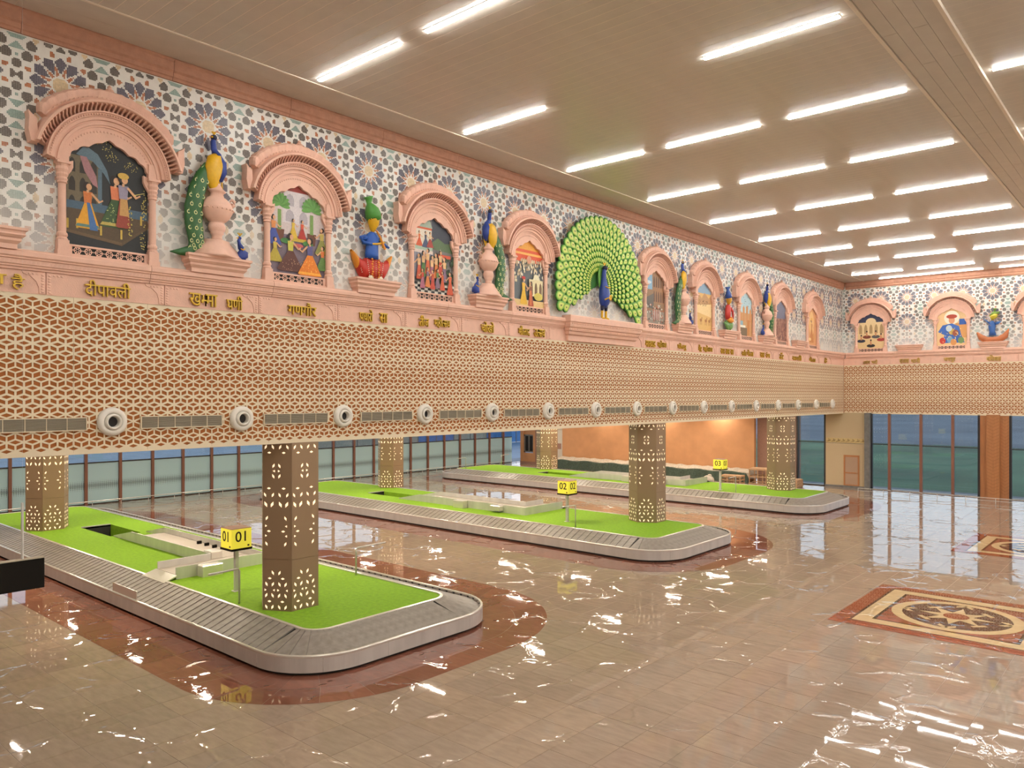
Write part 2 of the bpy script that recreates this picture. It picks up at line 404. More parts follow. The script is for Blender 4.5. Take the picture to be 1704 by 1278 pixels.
def emblem(cx, cy, label):
    S = 2.62
    t = thing('floor_medallion', label, 'medallion', (cx, cy, .003), group='inlaid floor medallions')
    MA, BK, BG, RD, DP = srgb(140, 68, 42), srgb(40, 32, 28), srgb(205, 178, 135), srgb(140, 80, 62), srgb(96, 64, 55)
    def frame(nm, a, b, c, z):
        m = MB().col(c)
        for k in range(4):
            R = Matrix.Rotation(k * pi / 2, 4, 'Z'); s0 = len(m.v)
            m.poly([(-a, -a, z), (a, -a, z), (b, -b, z), (-b, -b, z)]); m.xf(R, s0)
        m.build(nm, TILE, t)
    frame('border', S, 2.2, MA, .002); frame('border_line', 2.2, 2.13, BK, .002); frame('inner_border', 2.13, 1.72, BG, .002); frame('border_line', 1.72, 1.64, BK, .002)
    m = MB().col(RD); m.poly([(-1.64, -1.64, .002), (1.64, -1.64, .002), (1.64, 1.64, .002), (-1.64, 1.64, .002)]); m.build('field', TILE, t)
    def disc(nm, r0, r1, c, z):
        m = MB().col(c); n = 48
        for k in range(n):
            a, b = 2 * pi * k / n, 2 * pi * (k + 1) / n  # distant flat ground beyond the grass, a grey field
            m.poly([(r0 * cos(a), r0 * sin(a), z), (r1 * cos(a), r1 * sin(a), z), (r1 * cos(b), r1 * sin(b), z), (r0 * cos(b), r0 * sin(b), z)])
        m.build(nm, TILE, t)  # blue tone in the colour stands in for dusk light on pavement
    disc('ring', 1.34, 1.62, BG, .0035); disc('disc', .001, 1.34, srgb(70, 48, 42), .0035)
    m = MB().col(BG)
    for k in range(4):
        R = Matrix.Rotation(k * pi / 2 + pi / 4, 4, 'Z'); s0 = len(m.v)
        m.poly([(-.95, .86, .005), (.95, .86, .005), (.95, 1.0, .005), (-.95, 1.0, .005)][::-1][::-1]); m.xf(R, s0)
    m.build('square_band', TILE, t)
    m = MB().col(BG); p = []
    for k in range(16):
        r = .95 if k % 2 == 0 else .42
        p.append((r * cos(k * pi / 8), r * sin(k * pi / 8)))
    for k in range(16): m.poly([(0, 0, .006), (*p[k], .006), (*p[(k + 1) % 16], .006)])
    m.build('star', TILE, t)
    for k in range(8):
        m = MB().col(DP); a = pi / 8 + k * pi / 4
        m.poly([(.5 * cos(a), .5 * sin(a), .006), (1.2 * cos(a - .22), 1.2 * sin(a - .22), .006), (1.2 * cos(a + .22), 1.2 * sin(a + .22), .006)])
        m.build('dart', TILE, t)
    disc('hub', .001, .32, MA, .0075)
emblem(12.3, 24.2, 'large square marble medallion with star in a circle, nearest on the floor')
emblem(12.75, 36.9, 'marble star medallion on floor farther off, reflected window light across it')

# ------------------------------------------------------------------ ceiling
ceil = MB().box(-.3, 30, -8, YF + .3, ZC + .002, ZC + .3).build('ceiling', CEILT); structure(ceil)  # paler backing shows in plank gaps, groove highlights put into colour
PW = .29
def plank_mesh(x0, x1, wd, nm='plank'):
    m = MB(); e = .004; h = wd / 2 - .007
    m.loft([[(x0, -h, .002), (x0, -h + e, 0), (x0, h - e, 0), (x0, h, .002)], [(x1, -h, .002), (x1, -h + e, 0), (x1, h - e, 0), (x1, h, .002)]], False)
    m.f = [f[::-1] for f in m.f]; return m.mesh(nm, CEIL)
pA, pB = plank_mesh(1.36, 12.2, PW), plank_mesh(13.55, 29.5, PW)
y = 4.0; rest = MB()
nA = 0
while y < YF - .1:
    inst('plank', pA, ceil, (0, y, ZC)); nA += 1
    y += PW
y = -7.8
while y < YF - .1:
    h = PW / 2 - .004
    rest.poly([(13.55, y + h, ZC), (29.5, y + h, ZC), (29.5, y - h, ZC), (13.55, y - h, ZC)])
    if y < 3.9: rest.poly([(1.36, y + h, ZC), (12.2, y + h, ZC), (12.2, y - h, ZC), (1.36, y - h, ZC)])
    y += PW
stuff(rest.build('side_plank', CEIL, ceil))
# border boards and beam boards run along the hall
for k in range(10):
    y0 = -7.4 + k * 6.12; y1 = min(y0 + 6.11, YF)
    for a, b in ((0.02, .66), (.665, 1.30)):
        MB().box(a, b, y0, y1, ZC - .0, ZC + .02).build('border_plank', CEIL, ceil)
    for q in range(4):
        a = 12.33 + q * .29; MB().box(a, a + .284, y0 + (q % 2) * 2.0, y1 + (q % 2) * 2.0 if y1 + 2 < YF else YF, ZC - .06, ZC - .03).build('beam_plank', CEIL, ceil)
beam = MB().box(12.3, 13.52, -8, YF, ZC - .03, ZC + .02).build('trim_5', SEAM); structure(beam)
for a in (12.24, 13.49): MB().box(a, a + .075, -8, YF, ZC - .09, ZC + .02).build('edge_rail', CEILT, beam)
MB().box(1.305, 1.35, -8, YF, ZC - .02, ZC + .02).build('edge_rail', CEILT, beam)

ROWS = [1.0, 5.2, 10.75, 15.67, 20.55, 25.7, 30.85, 36.0, 40.5, 45.1, 49.95, 52.5]
LCOLS = [1.57, 5.3, 9.02, 13.75, 17.5, 21.2, 24.9]
def light_mesh():
    mh = MB(); mh.box(-.02, 2.92, -.075, .075, -.012, .03); hs = mh.mesh('housing', WHITE)
    md = MB(); md.box(0, 2.9, -.042, .042, -.035, -.0125); df = md.mesh('diffuser', LITE)
    return hs, df
hs, df = light_mesh(); LITE2 = mat('light_diffuser_dim', (.9, .9, .9), .5, emit=STRIP_C, es=STRIP_E * .4); df2 = df.copy(); df2.materials[0] = LITE2
for ri, y in enumerate(ROWS):
    for ci, x in enumerate(LCOLS):
        if (abs(y - 15.67) < .1 and ci == 1) or (y == 5.2 and ci == 0): continue
        seen = ri >= 2 and (ci < 3 or (ci == 3 and ri >= 4))
        lb = f'{ORD[ci]} white strip light from the mural wall, {ORD[len(ROWS) - 1 - ri]} row from the far wall'
        t = thing('ceiling_light', lb, 'ceiling light', (x + (.9 if (ri == 11 and ci == 0) else 0), y, ZC), group='linear lights in the ceiling')
        inst('housing', hs, t); inst('diffuser', df2 if ri == 11 else df, t)

# ------------------------------------------------------------------ mural wall, mosaic panels
def cellgrid():
    N = 56; P = 1.56
    CR, OR, SL, GR, TE = srgb(226, 200, 160), srgb(190, 118, 78), srgb(98, 94, 108), srgb(108, 99, 92), srgb(150, 174, 166)
    def shape(x, y):
        # x,y in metres relative to star centre, range -P/2..P/2
        r = sqrt(x * x + y * y); a = atan2(y, x)
        if r < .15: return CR
        k = (a / (pi / 6)) - round(a / (pi / 6)); da = k * pi / 6; px, py = r * cos(da), r * sin(da)       # petals on 30k degrees
        if .235 < px < .545:
            hw = .103 * ((px - .235) / .195 if px < .43 else (1 if px < .475 else (.545 - px) / .07 * .7 + .3))
            if abs(py) < hw: return SL
        k2 = a / (pi / 6) - .5; k2 = k2 - round(k2); db = k2 * pi / 6; qx, qy = r * cos(db), r * sin(db)
        if .19 < qx < .37 and abs(qy) < .036 * (1 - (qx - .19) / .22) + .004: return OR
        if (qx - .605) ** 2 + qy ** 2 < .052 ** 2: return OR
        h = P / 2
        for X, Y in ((abs(x), abs(y)), (abs(y), abs(x))):       # mid-edges
            dx, dy = X - h, Y
            if abs(dx) < .125 and abs(dy) < .035 + .8 * max(0, abs(dx) - .02): return GR
            if abs(dx) ** 2 + (dy - .225) ** 2 < .09 ** 2: return GR
        dx, dy = abs(x) - h, abs(y) - h                        # cell centre
        dx, dy = abs(dx), abs(dy)
        if dx < .19 and dy < .075 - max(0, dx - .10) * .8: return TE
        if .13 < dy < .27 and dx < .13 * (dy - .13) / .14 * .9 + .02 - 0: return TE
        if .36 < dy < .41 and dx < .035: return TE
        if abs(dx - .33) + abs(dy - .0) * .55 < .07: return CR
        for cx, cy, rr in ((.255, .165, .100), (.185, .385, .100)):
            if (dx - cx) ** 2 + (dy - cy) ** 2 < rr * rr: return GR
        return None
    m = MB(); s = P / N; g = s * .46
    for i in range(N):
        for j in range(N):
            x = (i + .5) * s - P / 2; y = (j + .5) * s - P / 2
            c = shape(x, y)
            if c is None: continue
            k = random.uniform(.88, 1.1); m.col(tuple(q * k for q in c))
            m.poly([(0, x - g, y - g), (0, x + g, y - g), (0, x + g, y + g), (0, x - g, y + g)])
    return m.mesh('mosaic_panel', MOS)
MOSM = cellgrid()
wl = MB().box(-.35, -.055, 0, YF + .3, ZL + .02, ZC + .05).build('wall_left', MOSW); structure(wl)
wf = MB().box(-.05, 27.0, YF + .06, YF + .35, ZL + .02, ZC + .05).build('wall_far', MOSW); structure(wf)
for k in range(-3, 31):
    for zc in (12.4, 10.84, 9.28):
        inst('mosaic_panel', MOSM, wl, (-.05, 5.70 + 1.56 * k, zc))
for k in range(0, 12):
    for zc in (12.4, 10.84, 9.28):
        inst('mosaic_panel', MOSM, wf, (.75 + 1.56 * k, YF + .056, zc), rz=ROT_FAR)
wr = MB().box(28, 28.3, -8, YF + 1, 0, ZC).build('wall_right', PLAIN); structure(wr)
wb = MB().box(-30, 28.3, -8.3, -8, 0, ZC).build('wall_back', PLAIN); structure(wb)
wx = MB().box(-.35, -.0, -8, 0, ZL, ZC + .05).build('wall_left', PLAIN); structure(wx)

# lattice panels
W5 = 1.48; PP = W5 / 5; NR = 18; QZ = (ZLT - ZL - .07 - .118) / (NR - 1); H1 = QZ / 3
def lattice_mesh():
    m = MB(); zt = ZLT - ZL
    def inset(poly, d):
        out = []; n = len(poly)
        for i in range(n):
            p0, p1, p2 = [Vector(poly[q]) for q in ((i - 1) % n, i, (i + 1) % n)]
            e1 = (p1 - p0).normalized(); e2 = (p2 - p1).normalized()
            n1 = Vector((-e1.y, e1.x)); n2 = Vector((-e2.y, e2.x))
            q = (n1 + n2); q = q / max(.2, q.dot(n1)); out.append(tuple(p1 + q * d))
        return out
    def clip(p): return (min(max(p[0], 0.002), W5 - .002), p[1])
    def cell(poly, d):
        if sum(poly[i][0] * poly[(i + 1) % 4][1] - poly[(i + 1) % 4][0] * poly[i][1] for i in range(4)) < 0: poly = poly[::-1]
        ins = inset(poly, d); n = 4
        ins = [clip(p) for p in ins]; outp = [clip(p) for p in poly]
        for i in range(n):
            j = (i + 1) % n
            m.cm = 0
            if abs(outp[i][0] - outp[j][0]) > 1e-5 or abs(outp[i][1] - outp[j][1]) > 1e-5:
                m.poly([(0, *outp[i]), (0, *outp[j]), (0, *ins[j]), (0, *ins[i])])
            m.poly([(0, *ins[i]), (0, *ins[j]), (-.009, *ins[j]), (-.009, *ins[i])])
    for r in range(NR):
        zf = zt - .035 - H1 - r * QZ
        d = .0178 + .0034 * cos(2 * pi * (zf - 2.3) / 1.17)
        xs = [(i + .5) * PP for i in range(5)] if r % 2 == 0 else [i * PP for i in range(6)]
        for xc in xs:
            cell([(xc, zf + H1), (xc - PP / 2, zf), (xc, zf - H1), (xc + PP / 2, zf)], d)
            if r < NR - 1:
                if xc > .01: cell([(xc, zf - H1), (xc - PP / 2, zf), (xc - PP / 2, zf - 2 * H1), (xc, zf - 3 * H1)], d)
                if xc < W5 - .01: cell([(xc, zf - H1), (xc, zf - 3 * H1), (xc + PP / 2, zf - 2 * H1), (xc + PP / 2, zf)], d)
            for sg in (-1, 1):
                xo = xc + sg * PP / 2
                if xo < -.01 or xo > W5 + .01: continue
                if r == 0: m.poly([(0, *clip((xc, zf + H1))), (0, *clip((xo, zf))), (0, *clip((xo, zt))), (0, *clip((xc, zt)))])
                if r == NR - 1: m.poly([(0, *clip((xc, zf - H1))), (0, *clip((xo, zf))), (0, *clip((xo, 0))), (0, *clip((xc, 0)))])
    # returns on the panel edges
    a, b = .002, W5 - .002
    for p, q in (((a, 0), (b, 0)), ((b, 0), (b, zt)), ((b, zt), (a, zt)), ((a, zt), (a, 0))):
        m.poly([(0, *p), (0, *q), (-.009, *q), (-.009, *p)])
    return m.mesh('lattice_panel', CREAM)
LAT = lattice_mesh()
wl2 = structure(empty('wall_left')); wf2 = structure(empty('wall_far'))
for k in range(-3, 32):
    inst('lattice_panel', LAT, wl2, (0, 5.923 + W5 * k, ZL))
MB().box(-.045, -.012, 0, YF, ZL, ZLT + .4).build('backing_sheet', ORNG, wl2)
for k in range(0, 12):
    inst('lattice_panel', LAT, wf2, (.03 + W5 * k, YF, ZL), rz=ROT_FAR)
MB().box(0, 27, YF + .012, YF + .045, ZL, ZLT + .4).build('backing_sheet', ORNG, wf2)
MB().box(18.0, 27, YF, YF + .025, ZL, ZLT).build('end_panel', CREAM, wf2)
MB().box(-.36, -.0, 0, YF, ZL - .03, ZL).build('bottom_edge', CREAM, wl2)
MB().box(0, 27, YF, YF + .36, ZL - .03, ZL).build('bottom_edge', CREAM, wf2)

# cornice under the ceiling
tc1 = structure(empty('trim_1', (0, 0, 0)))
PROF_C = [(-.05, 13.2), (.0, 13.2), (.02, 13.25), (.05, 13.27), (.05, 13.36), (.09, 13.40), (.09, 13.58), (.12, 13.62), (.12, 13.66), (-.05, 13.66)]
for k in range(18):
    y0 = 2.0 + k * 2.98; y1 = min(y0 + 2.97, YF)
    if y0 < YF: MB().sweepz(PROF_C, y0, y1).build('cornice_segment', TERRA, tc1)
for k in range(9):
    y0 = .13 + k * 2.98; m = MB().sweepz(PROF_C, y0, y0 + 2.97); m.xf(Matrix.Translation((0, YF, 0)) @ Matrix.Rotation(ROT_FAR, 4, 'Z')); m.build('cornice_segment', TERRA, tc1)

# frieze: moulding + lettered panels
tc2 = structure(empty('trim_2', (0, 0, 0)))
PROF_M = [(-.05, 8.6), (.05, 8.6), (.05, 8.645), (.085, 8.655), (.085, 8.685), (.11, 8.70), (.11, 8.79), (.14, 8.80), (.14, 8.825), (.17, 8.85), (.17, 8.93), (.15, 8.955), (.15, 8.98), (-.05, 8.985)]
CENT = [1.95, 4.22, 6.6, 8.93, 11.2, 13.58, 15.92, 18.2, 20.4, 22.6, 24.78, 26.8, 28.9, 31.12, 33.38, 35.7, 38.0, 40.35, 42.6, 45.05, 47.5, 49.8, 52.0]
def moulding_rope(m, y0, y1):
    n = int((y1 - y0) / .075)
    for i in range(n):
        a = y0 + (i + .5) * (y1 - y0) / n
        m.poly([(.112, a - .03, 8.712), (.118, a + .012, 8.712), (.118, a + .03, 8.778), (.112, a - .012, 8.778)])
def frieze_panel(y0, y1):
    m = MB(); h = (y1 - y0) / 2; c = (y0 + y1) / 2
    m.box(-.05, .012, y0 + .004, y1 - .004, ZLT, 8.6)
    # raised spandrel borders with foliage swirls at each end
    for sg in (-1, 1):
        pts = [(c + sg * (h - .01), 8.165), (c + sg * (h - .01), 8.585), (c + sg * (h - .42), 8.585), (c + sg * (h - .40), 8.54), (c + sg * (h - .28), 8.50), (c + sg * (h - .17), 8.40), (c + sg * (h - .13), 8.28), (c + sg * (h - .12), 8.165)]
        if sg < 0: pts = pts[::-1]
        m.prism(pts, .03, .012)
        for q in range(7):
            zz = 8.2 + .055 * q; rr = .03 + .006 * (q % 2)
            m.ell((.03, c + sg * (h - .06), zz), (.012, rr, .022), 8, 4)
            if q > 3: m.ell((.03, c + sg * (h - .08 - (q - 3) * .07), 8.54), (.012, .03, .022), 8, 4)
    return m
for k in range(18):
    y0 = 1.46 + k * 2.985; y1 = y0 + 2.975
    if 22.0 < (y0 + y1) / 2 < 27.5: pass
    y1 = min(y1, YF)
    m = MB().sweepz(PROF_M, y0, y1); moulding_rope(m, y0, y1); m.build('moulding_segment', PINK, tc2)
EDG = [(a + b) / 2 for a, b in zip(CENT, CENT[1:])]
for a, b in zip(EDG, EDG[1:]):
    if 24 < (a + b) / 2 < 26: continue
    frieze_panel(a, b).build('frieze_panel', PINK, tc2)
MB().box(-.05, .012, EDG[-1], YF, ZLT, 8.6).build('frieze_panel', PINK, tc2)
FC = [1.75, 4.05, 6.4, 8.7, 11.0, 13.3]
for k in range(5):
    y0 = .17 + k * 2.985; m = MB().sweepz(PROF_M, y0, y0 + 2.975); m.xf(Matrix.Translation((0, YF, 0)) @ Matrix.Rotation(ROT_FAR, 4, 'Z')); m.build('moulding_segment', PINK, tc2)
FE = [.02] + [(a + b) / 2 for a, b in zip(FC, FC[1:])] + [14.6]
for a, b in zip(FE, FE[1:]):
    m = frieze_panel(a, b); m.xf(Matrix.Translation((0, YF, 0)) @ Matrix.Rotation(ROT_FAR, 4, 'Z')); m.build('frieze_panel', PINK, tc2)

# ------------------------------------------------------------------ arched niches
def arc_sweep(m, prof, zc, a0, a1, n):
    rings = []
    for i in range(n + 1):
        a = radians(a0 + (a1 - a0) * i / n)
        rings.append([(x, -r * cos(a), zc + r * sin(a)) for r, x in prof])
    m.loft(rings, True, True); return m
def niche_meshes():
    R = {}
    m = MB()                                     # cusped face + ring mouldings
    n = 60; IN = []; OUT = []
    for i in range(n + 1):
        t = i / n; a = pi * t
        s = abs(sin(9 * pi * t)); k = 1 - abs(2 * t - 1)
        y = -.80 * cos(a); z = 1.80 + .56 * sin(a) ** .85 + .13 * max(0, k - .72) / .28
        d = .035 * s; y += -d * cos(a); z += d * sin(a)
        IN.append((y, z)); OUT.append((-.99 * cos(a), 1.86 + .99 * sin(a)))
    for i in range(n):
        m.poly([(.10, *IN[i]), (.10, *OUT[i]), (.10, *OUT[i + 1]), (.10, *IN[i + 1])])
        m.poly([(.10, *IN[i]), (.10, *IN[i + 1]), (.02, *IN[i + 1]), (.02, *IN[i])])
    for sg in (-1, 1):                           # cusp feet beside the capitals
        p = [(sg * .80, 1.62), (sg * .80, 1.9), (sg * .70, 1.94), (sg * .70, 1.80), (sg * .735, 1.72)]
        m.prism(p if sg < 0 else p[::-1], .10, .02)
    for q in range(34):                          # carved leaf row on the cusped face
        a = radians(14 + q * 4.6); r = .86
        m.ell((.10, -r * cos(a), 1.88 + r * sin(a) * .93), (.014, .022, .022), 6, 4)
    prof = [(.93, .09), (.93, .125), (.965, .125), (.97, .155), (1.02, .16), (1.025, .135), (1.06, .14), (1.065, .18), (1.12, .185), (1.13, .215), (1.20, .22), (1.205, .25), (1.235, .25), (1.235, 0), (.93, 0)]
    arc_sweep(m, prof, 1.84, 4, 176, 56)
    for q in range(64):
        a = radians(6 + q * 2.66); m.ell((.245, -1.165 * cos(a), 1.84 + 1.165 * sin(a)), (.018, .02, .02), 6, 4)
    R['arch'] = m.mesh('arch', PINK)
    m = MB()
    prof = [(1.53, 0), (1.53, .06), (1.475, .36), (1.435, .375), (1.42, .36), (1.425, .33), (1.40, .05), (1.37, 0)]
    arc_sweep(m, prof, 1.79, 14, 166, 48)
    for sg in (-1, 1):
        p = [(sg * 1.36, 2.13), (sg * 1.50, 2.13), (sg * 1.545, 2.35), (sg * 1.53, 2.60), (sg * 1.55, 2.72), (sg * 1.47, 2.64), (sg * 1.40, 2.60), (sg * 1.385, 2.36)]
        m.prism(p if sg < 0 else p[::-1], .24, 0)
    R['eave'] = m.mesh('eave', PINK)
    m = MB()
    for q in range(40):
        a = radians(17 + q * 3.74); c, s = cos(a), sin(a); wd = .017
        def P(r, x, o): return (x, -r * c + o * s, 1.79 + r * s + o * c)
        ring = lambda o: [P(1.22, 0, o), P(1.40, 0, o), P(1.425, .32, o), P(1.40, .32, o), P(1.34, .2, o), P(1.25, .12, o)]
        m.loft([ring(-wd), ring(wd)], True, True)
    R['eave_bracket'] = m.mesh('eave_bracket', PINK)
    m = MB(); n = 44; rings = []
    for i in range(n + 1):
        a = radians(36 + 108 * i / n); lob = .02 * abs(sin(pi * 15 * i / n))
        e = min(1, min(i, n - i) / 2.0); ro = 1.52 + (.235 + lob) * (.6 + .4 * e)
        rings.append([(x, -r * cos(a), 1.79 + r * sin(a)) for r, x in ((1.46, 0), (1.47, .20), (1.54, .24), (1.56, .19), (ro - .06, .20 + lob), (ro - .02, .15 + lob), (ro, .06), (ro, 0))])
    m.loft(rings, True, True)
    for q in range(29):
        a = radians(42 + q * 3.43); m.ell((.215, -1.55 * cos(a), 1.79 + 1.55 * sin(a)), (.02, .026, .026), 6, 4)
    R['cresting'] = m.mesh('cresting', PINK)
    m = MB(); m.lathe([(.10, 3.48), (.11, 3.50), (.07, 3.54), (.085, 3.57), (.04, 3.61), (.05, 3.635), (.012, 3.68)], (.1, 0), 10); R['finial'] = m.mesh('finial', PINK)
    m = MB(); m.smooth = False
    m.box(0, .19, -.12, .12, 0, .10); m.box(.01, .17, -.105, .105, .10, .30)
    m.lathe([(.105, .30), (.11, .33), (.085, .36), (.105, .40), (.10, .44), (.075, .47), (.078, .52), (.072, 1.50)], (.07, 0), 14)
    m.lathe([(.075, 1.44), (.10, 1.46), (.085, 1.49), (.105, 1.53), (.09, 1.57), (.115, 1.62), (.10, 1.66), (.125, 1.72), (.11, 1.78), (.135, 1.84)], (.07, 0), 14)
    m.box(0, .21, -.13, .13, 1.83, 1.88)
    R['pillar'] = m.mesh('pillar', PINK)
    m = MB()
    m.box(0, .16, -1.03, 1.03, -.02, .03); m.box(0, .10, -.79, .79, .03, .055); m.box(0, .10, -.79, .79, .205, .245)
    for sg in (-1, 1): m.box(0, .10, sg * .755 - .035, sg * .755 + .035, .05, .21)
    R['sill'] = m.mesh('sill', PINK)
    m = MB(); n = 7; st = 1.44 / n
    for i in range(n):
        c = -.72 + (i + .5) * st
        for k in range(16):
            a, b = 2 * pi * k / 16, 2 * pi * (k + 1) / 16
            m.poly([(.085, c + .075 * cos(a), .13 + .072 * sin(a)), (.085, c + .058 * cos(a), .13 + .055 * sin(a)), (.085, c + .058 * cos(b), .13 + .055 * sin(b)), (.085, c + .075 * cos(b), .13 + .072 * sin(b))])
        for k in range(6):
            a = k * pi / 3; d = Vector((cos(a), sin(a))); e = Vector((-d.y, d.x)) * .009
            p0, p1 = d * .02, d * .10
            m.poly([(.086, c + p[0], .13 + p[1]) for p in (p0 - e, p1 - e, p1 + e, p0 + e)])
    R['jali'] = m.mesh('jali', PINK)
    m = MB().box(0, .06, -.73, .73, .05, .21); R['jali_shade_back'] = m.mesh('jali_shade_back', DARK)  # solid dark box behind the pattern, shade of its holes as colour
    m = MB()
    for sg in (-1, 1):
        p = [(sg * .79, 1.88), (sg * 1.03, 1.88), (sg * 1.08, 1.98), (sg * 1.19, 2.06), (sg * 1.21, 2.2), (sg * .80, 2.2)]
        m.prism(p if sg < 0 else p[::-1], .14, 0)
    R['spandrel'] = m.mesh('spandrel', PINK)
    return R
NM = niche_meshes()

class Canvas:
    """flat painting: layered coloured polygons in (y,z)"""
    def __init__(s): s.m = MB(); s.k = 0
    def poly(s, c, pts):
        s.k += 1; s.m.col(srgb(*c)); s.m.poly([(.012 + .0005 * s.k, *p) for p in pts])
    def rect(s, c, y0, y1, z0, z1): s.poly(c, [(y0, z0), (y1, z0), (y1, z1), (y0, z1)])
    def ell(s, c, y, z, a, b, n=14, t=0):
        s.poly(c, [(y + a * cos(2 * pi * i / n) * cos(t) - b * sin(2 * pi * i / n) * sin(t), z + a * cos(2 * pi * i / n) * sin(t) + b * sin(2 * pi * i / n) * cos(t)) for i in range(n)])
    def dots(s, c, y, z, a, b, n, r=.012):
        for i in range(n):
            q, t = sqrt(random.random()), random.random() * 2 * pi
            s.ell(c, y + a * q * cos(t), z + b * q * sin(t), r, r, 5)
    def person(s, y, z, h, skirt, top, hair=(40, 28, 24), skin=(215, 165, 125), f=1, wide=.30, turban=None, trim=None):
        s.poly(skirt, [(y - .06 * h, z + .55 * h), (y + .07 * h, z + .55 * h), (y + wide * h, z + .02 * h), (y + wide * .5 * h, z), (y - wide * .8 * h, z), (y - wide * h, z + .03 * h)])
        if trim: s.poly(trim, [(y - wide * h, z + .03 * h), (y + wide * h, z + .03 * h), (y + wide * .86 * h, z + .09 * h), (y - wide * .86 * h, z + .09 * h)])
        s.poly(top, [(y - .09 * h, z + .78 * h), (y + .09 * h, z + .78 * h), (y + .07 * h, z + .53 * h), (y - .07 * h, z + .53 * h)])
        s.poly(skin, [(y + f * .06 * h, z + .74 * h), (y + f * .09 * h, z + .77 * h), (y + f * .24 * h, z + .62 * h), (y + f * .30 * h, z + .66 * h), (y + f * .31 * h, z + .63 * h), (y + f * .22 * h, z + .57 * h)])
        s.rect(skin, y - .022 * h, y + .022 * h, z + .76 * h, z + .83 * h)
        s.ell(hair, y - f * .02 * h, z + .90 * h, .075 * h, .085 * h)
        s.ell(skin, y + f * .025 * h, z + .885 * h, .055 * h, .07 * h)
        if turban: s.ell(turban, y, z + .955 * h, .10 * h, .06 * h)
    def build(s, parent): return s.m.build('painting', PRINT, parent)
def bg_canvas(c, top=None, zt=1.6):
    cv = Canvas(); cv.rect(c, -.82, .82, .22, 2.60)
    if top: cv.rect(top, -.82, .82, zt, 2.60)
    return cv
def pal_arcade(cv, y0, y1, z0, z1, wall, dark, n, rows=1):
    cv.rect(wall, y0, y1, z0, z1); w_ = (y1 - y0) / n; hh = (z1 - z0) / rows
    for r in range(rows):
        for i in range(n):
            c = y0 + (i + .5) * w_; a = w_ * .3
            cv.poly(dark, [(c - a, z0 + r * hh + .08 * hh), (c + a, z0 + r * hh + .08 * hh), (c + a, z0 + r * hh + .55 * hh), (c + a * .6, z0 + r * hh + .75 * hh), (c, z0 + r * hh + .85 * hh), (c - a * .6, z0 + r * hh + .75 * hh), (c - a, z0 + r * hh + .55 * hh)])
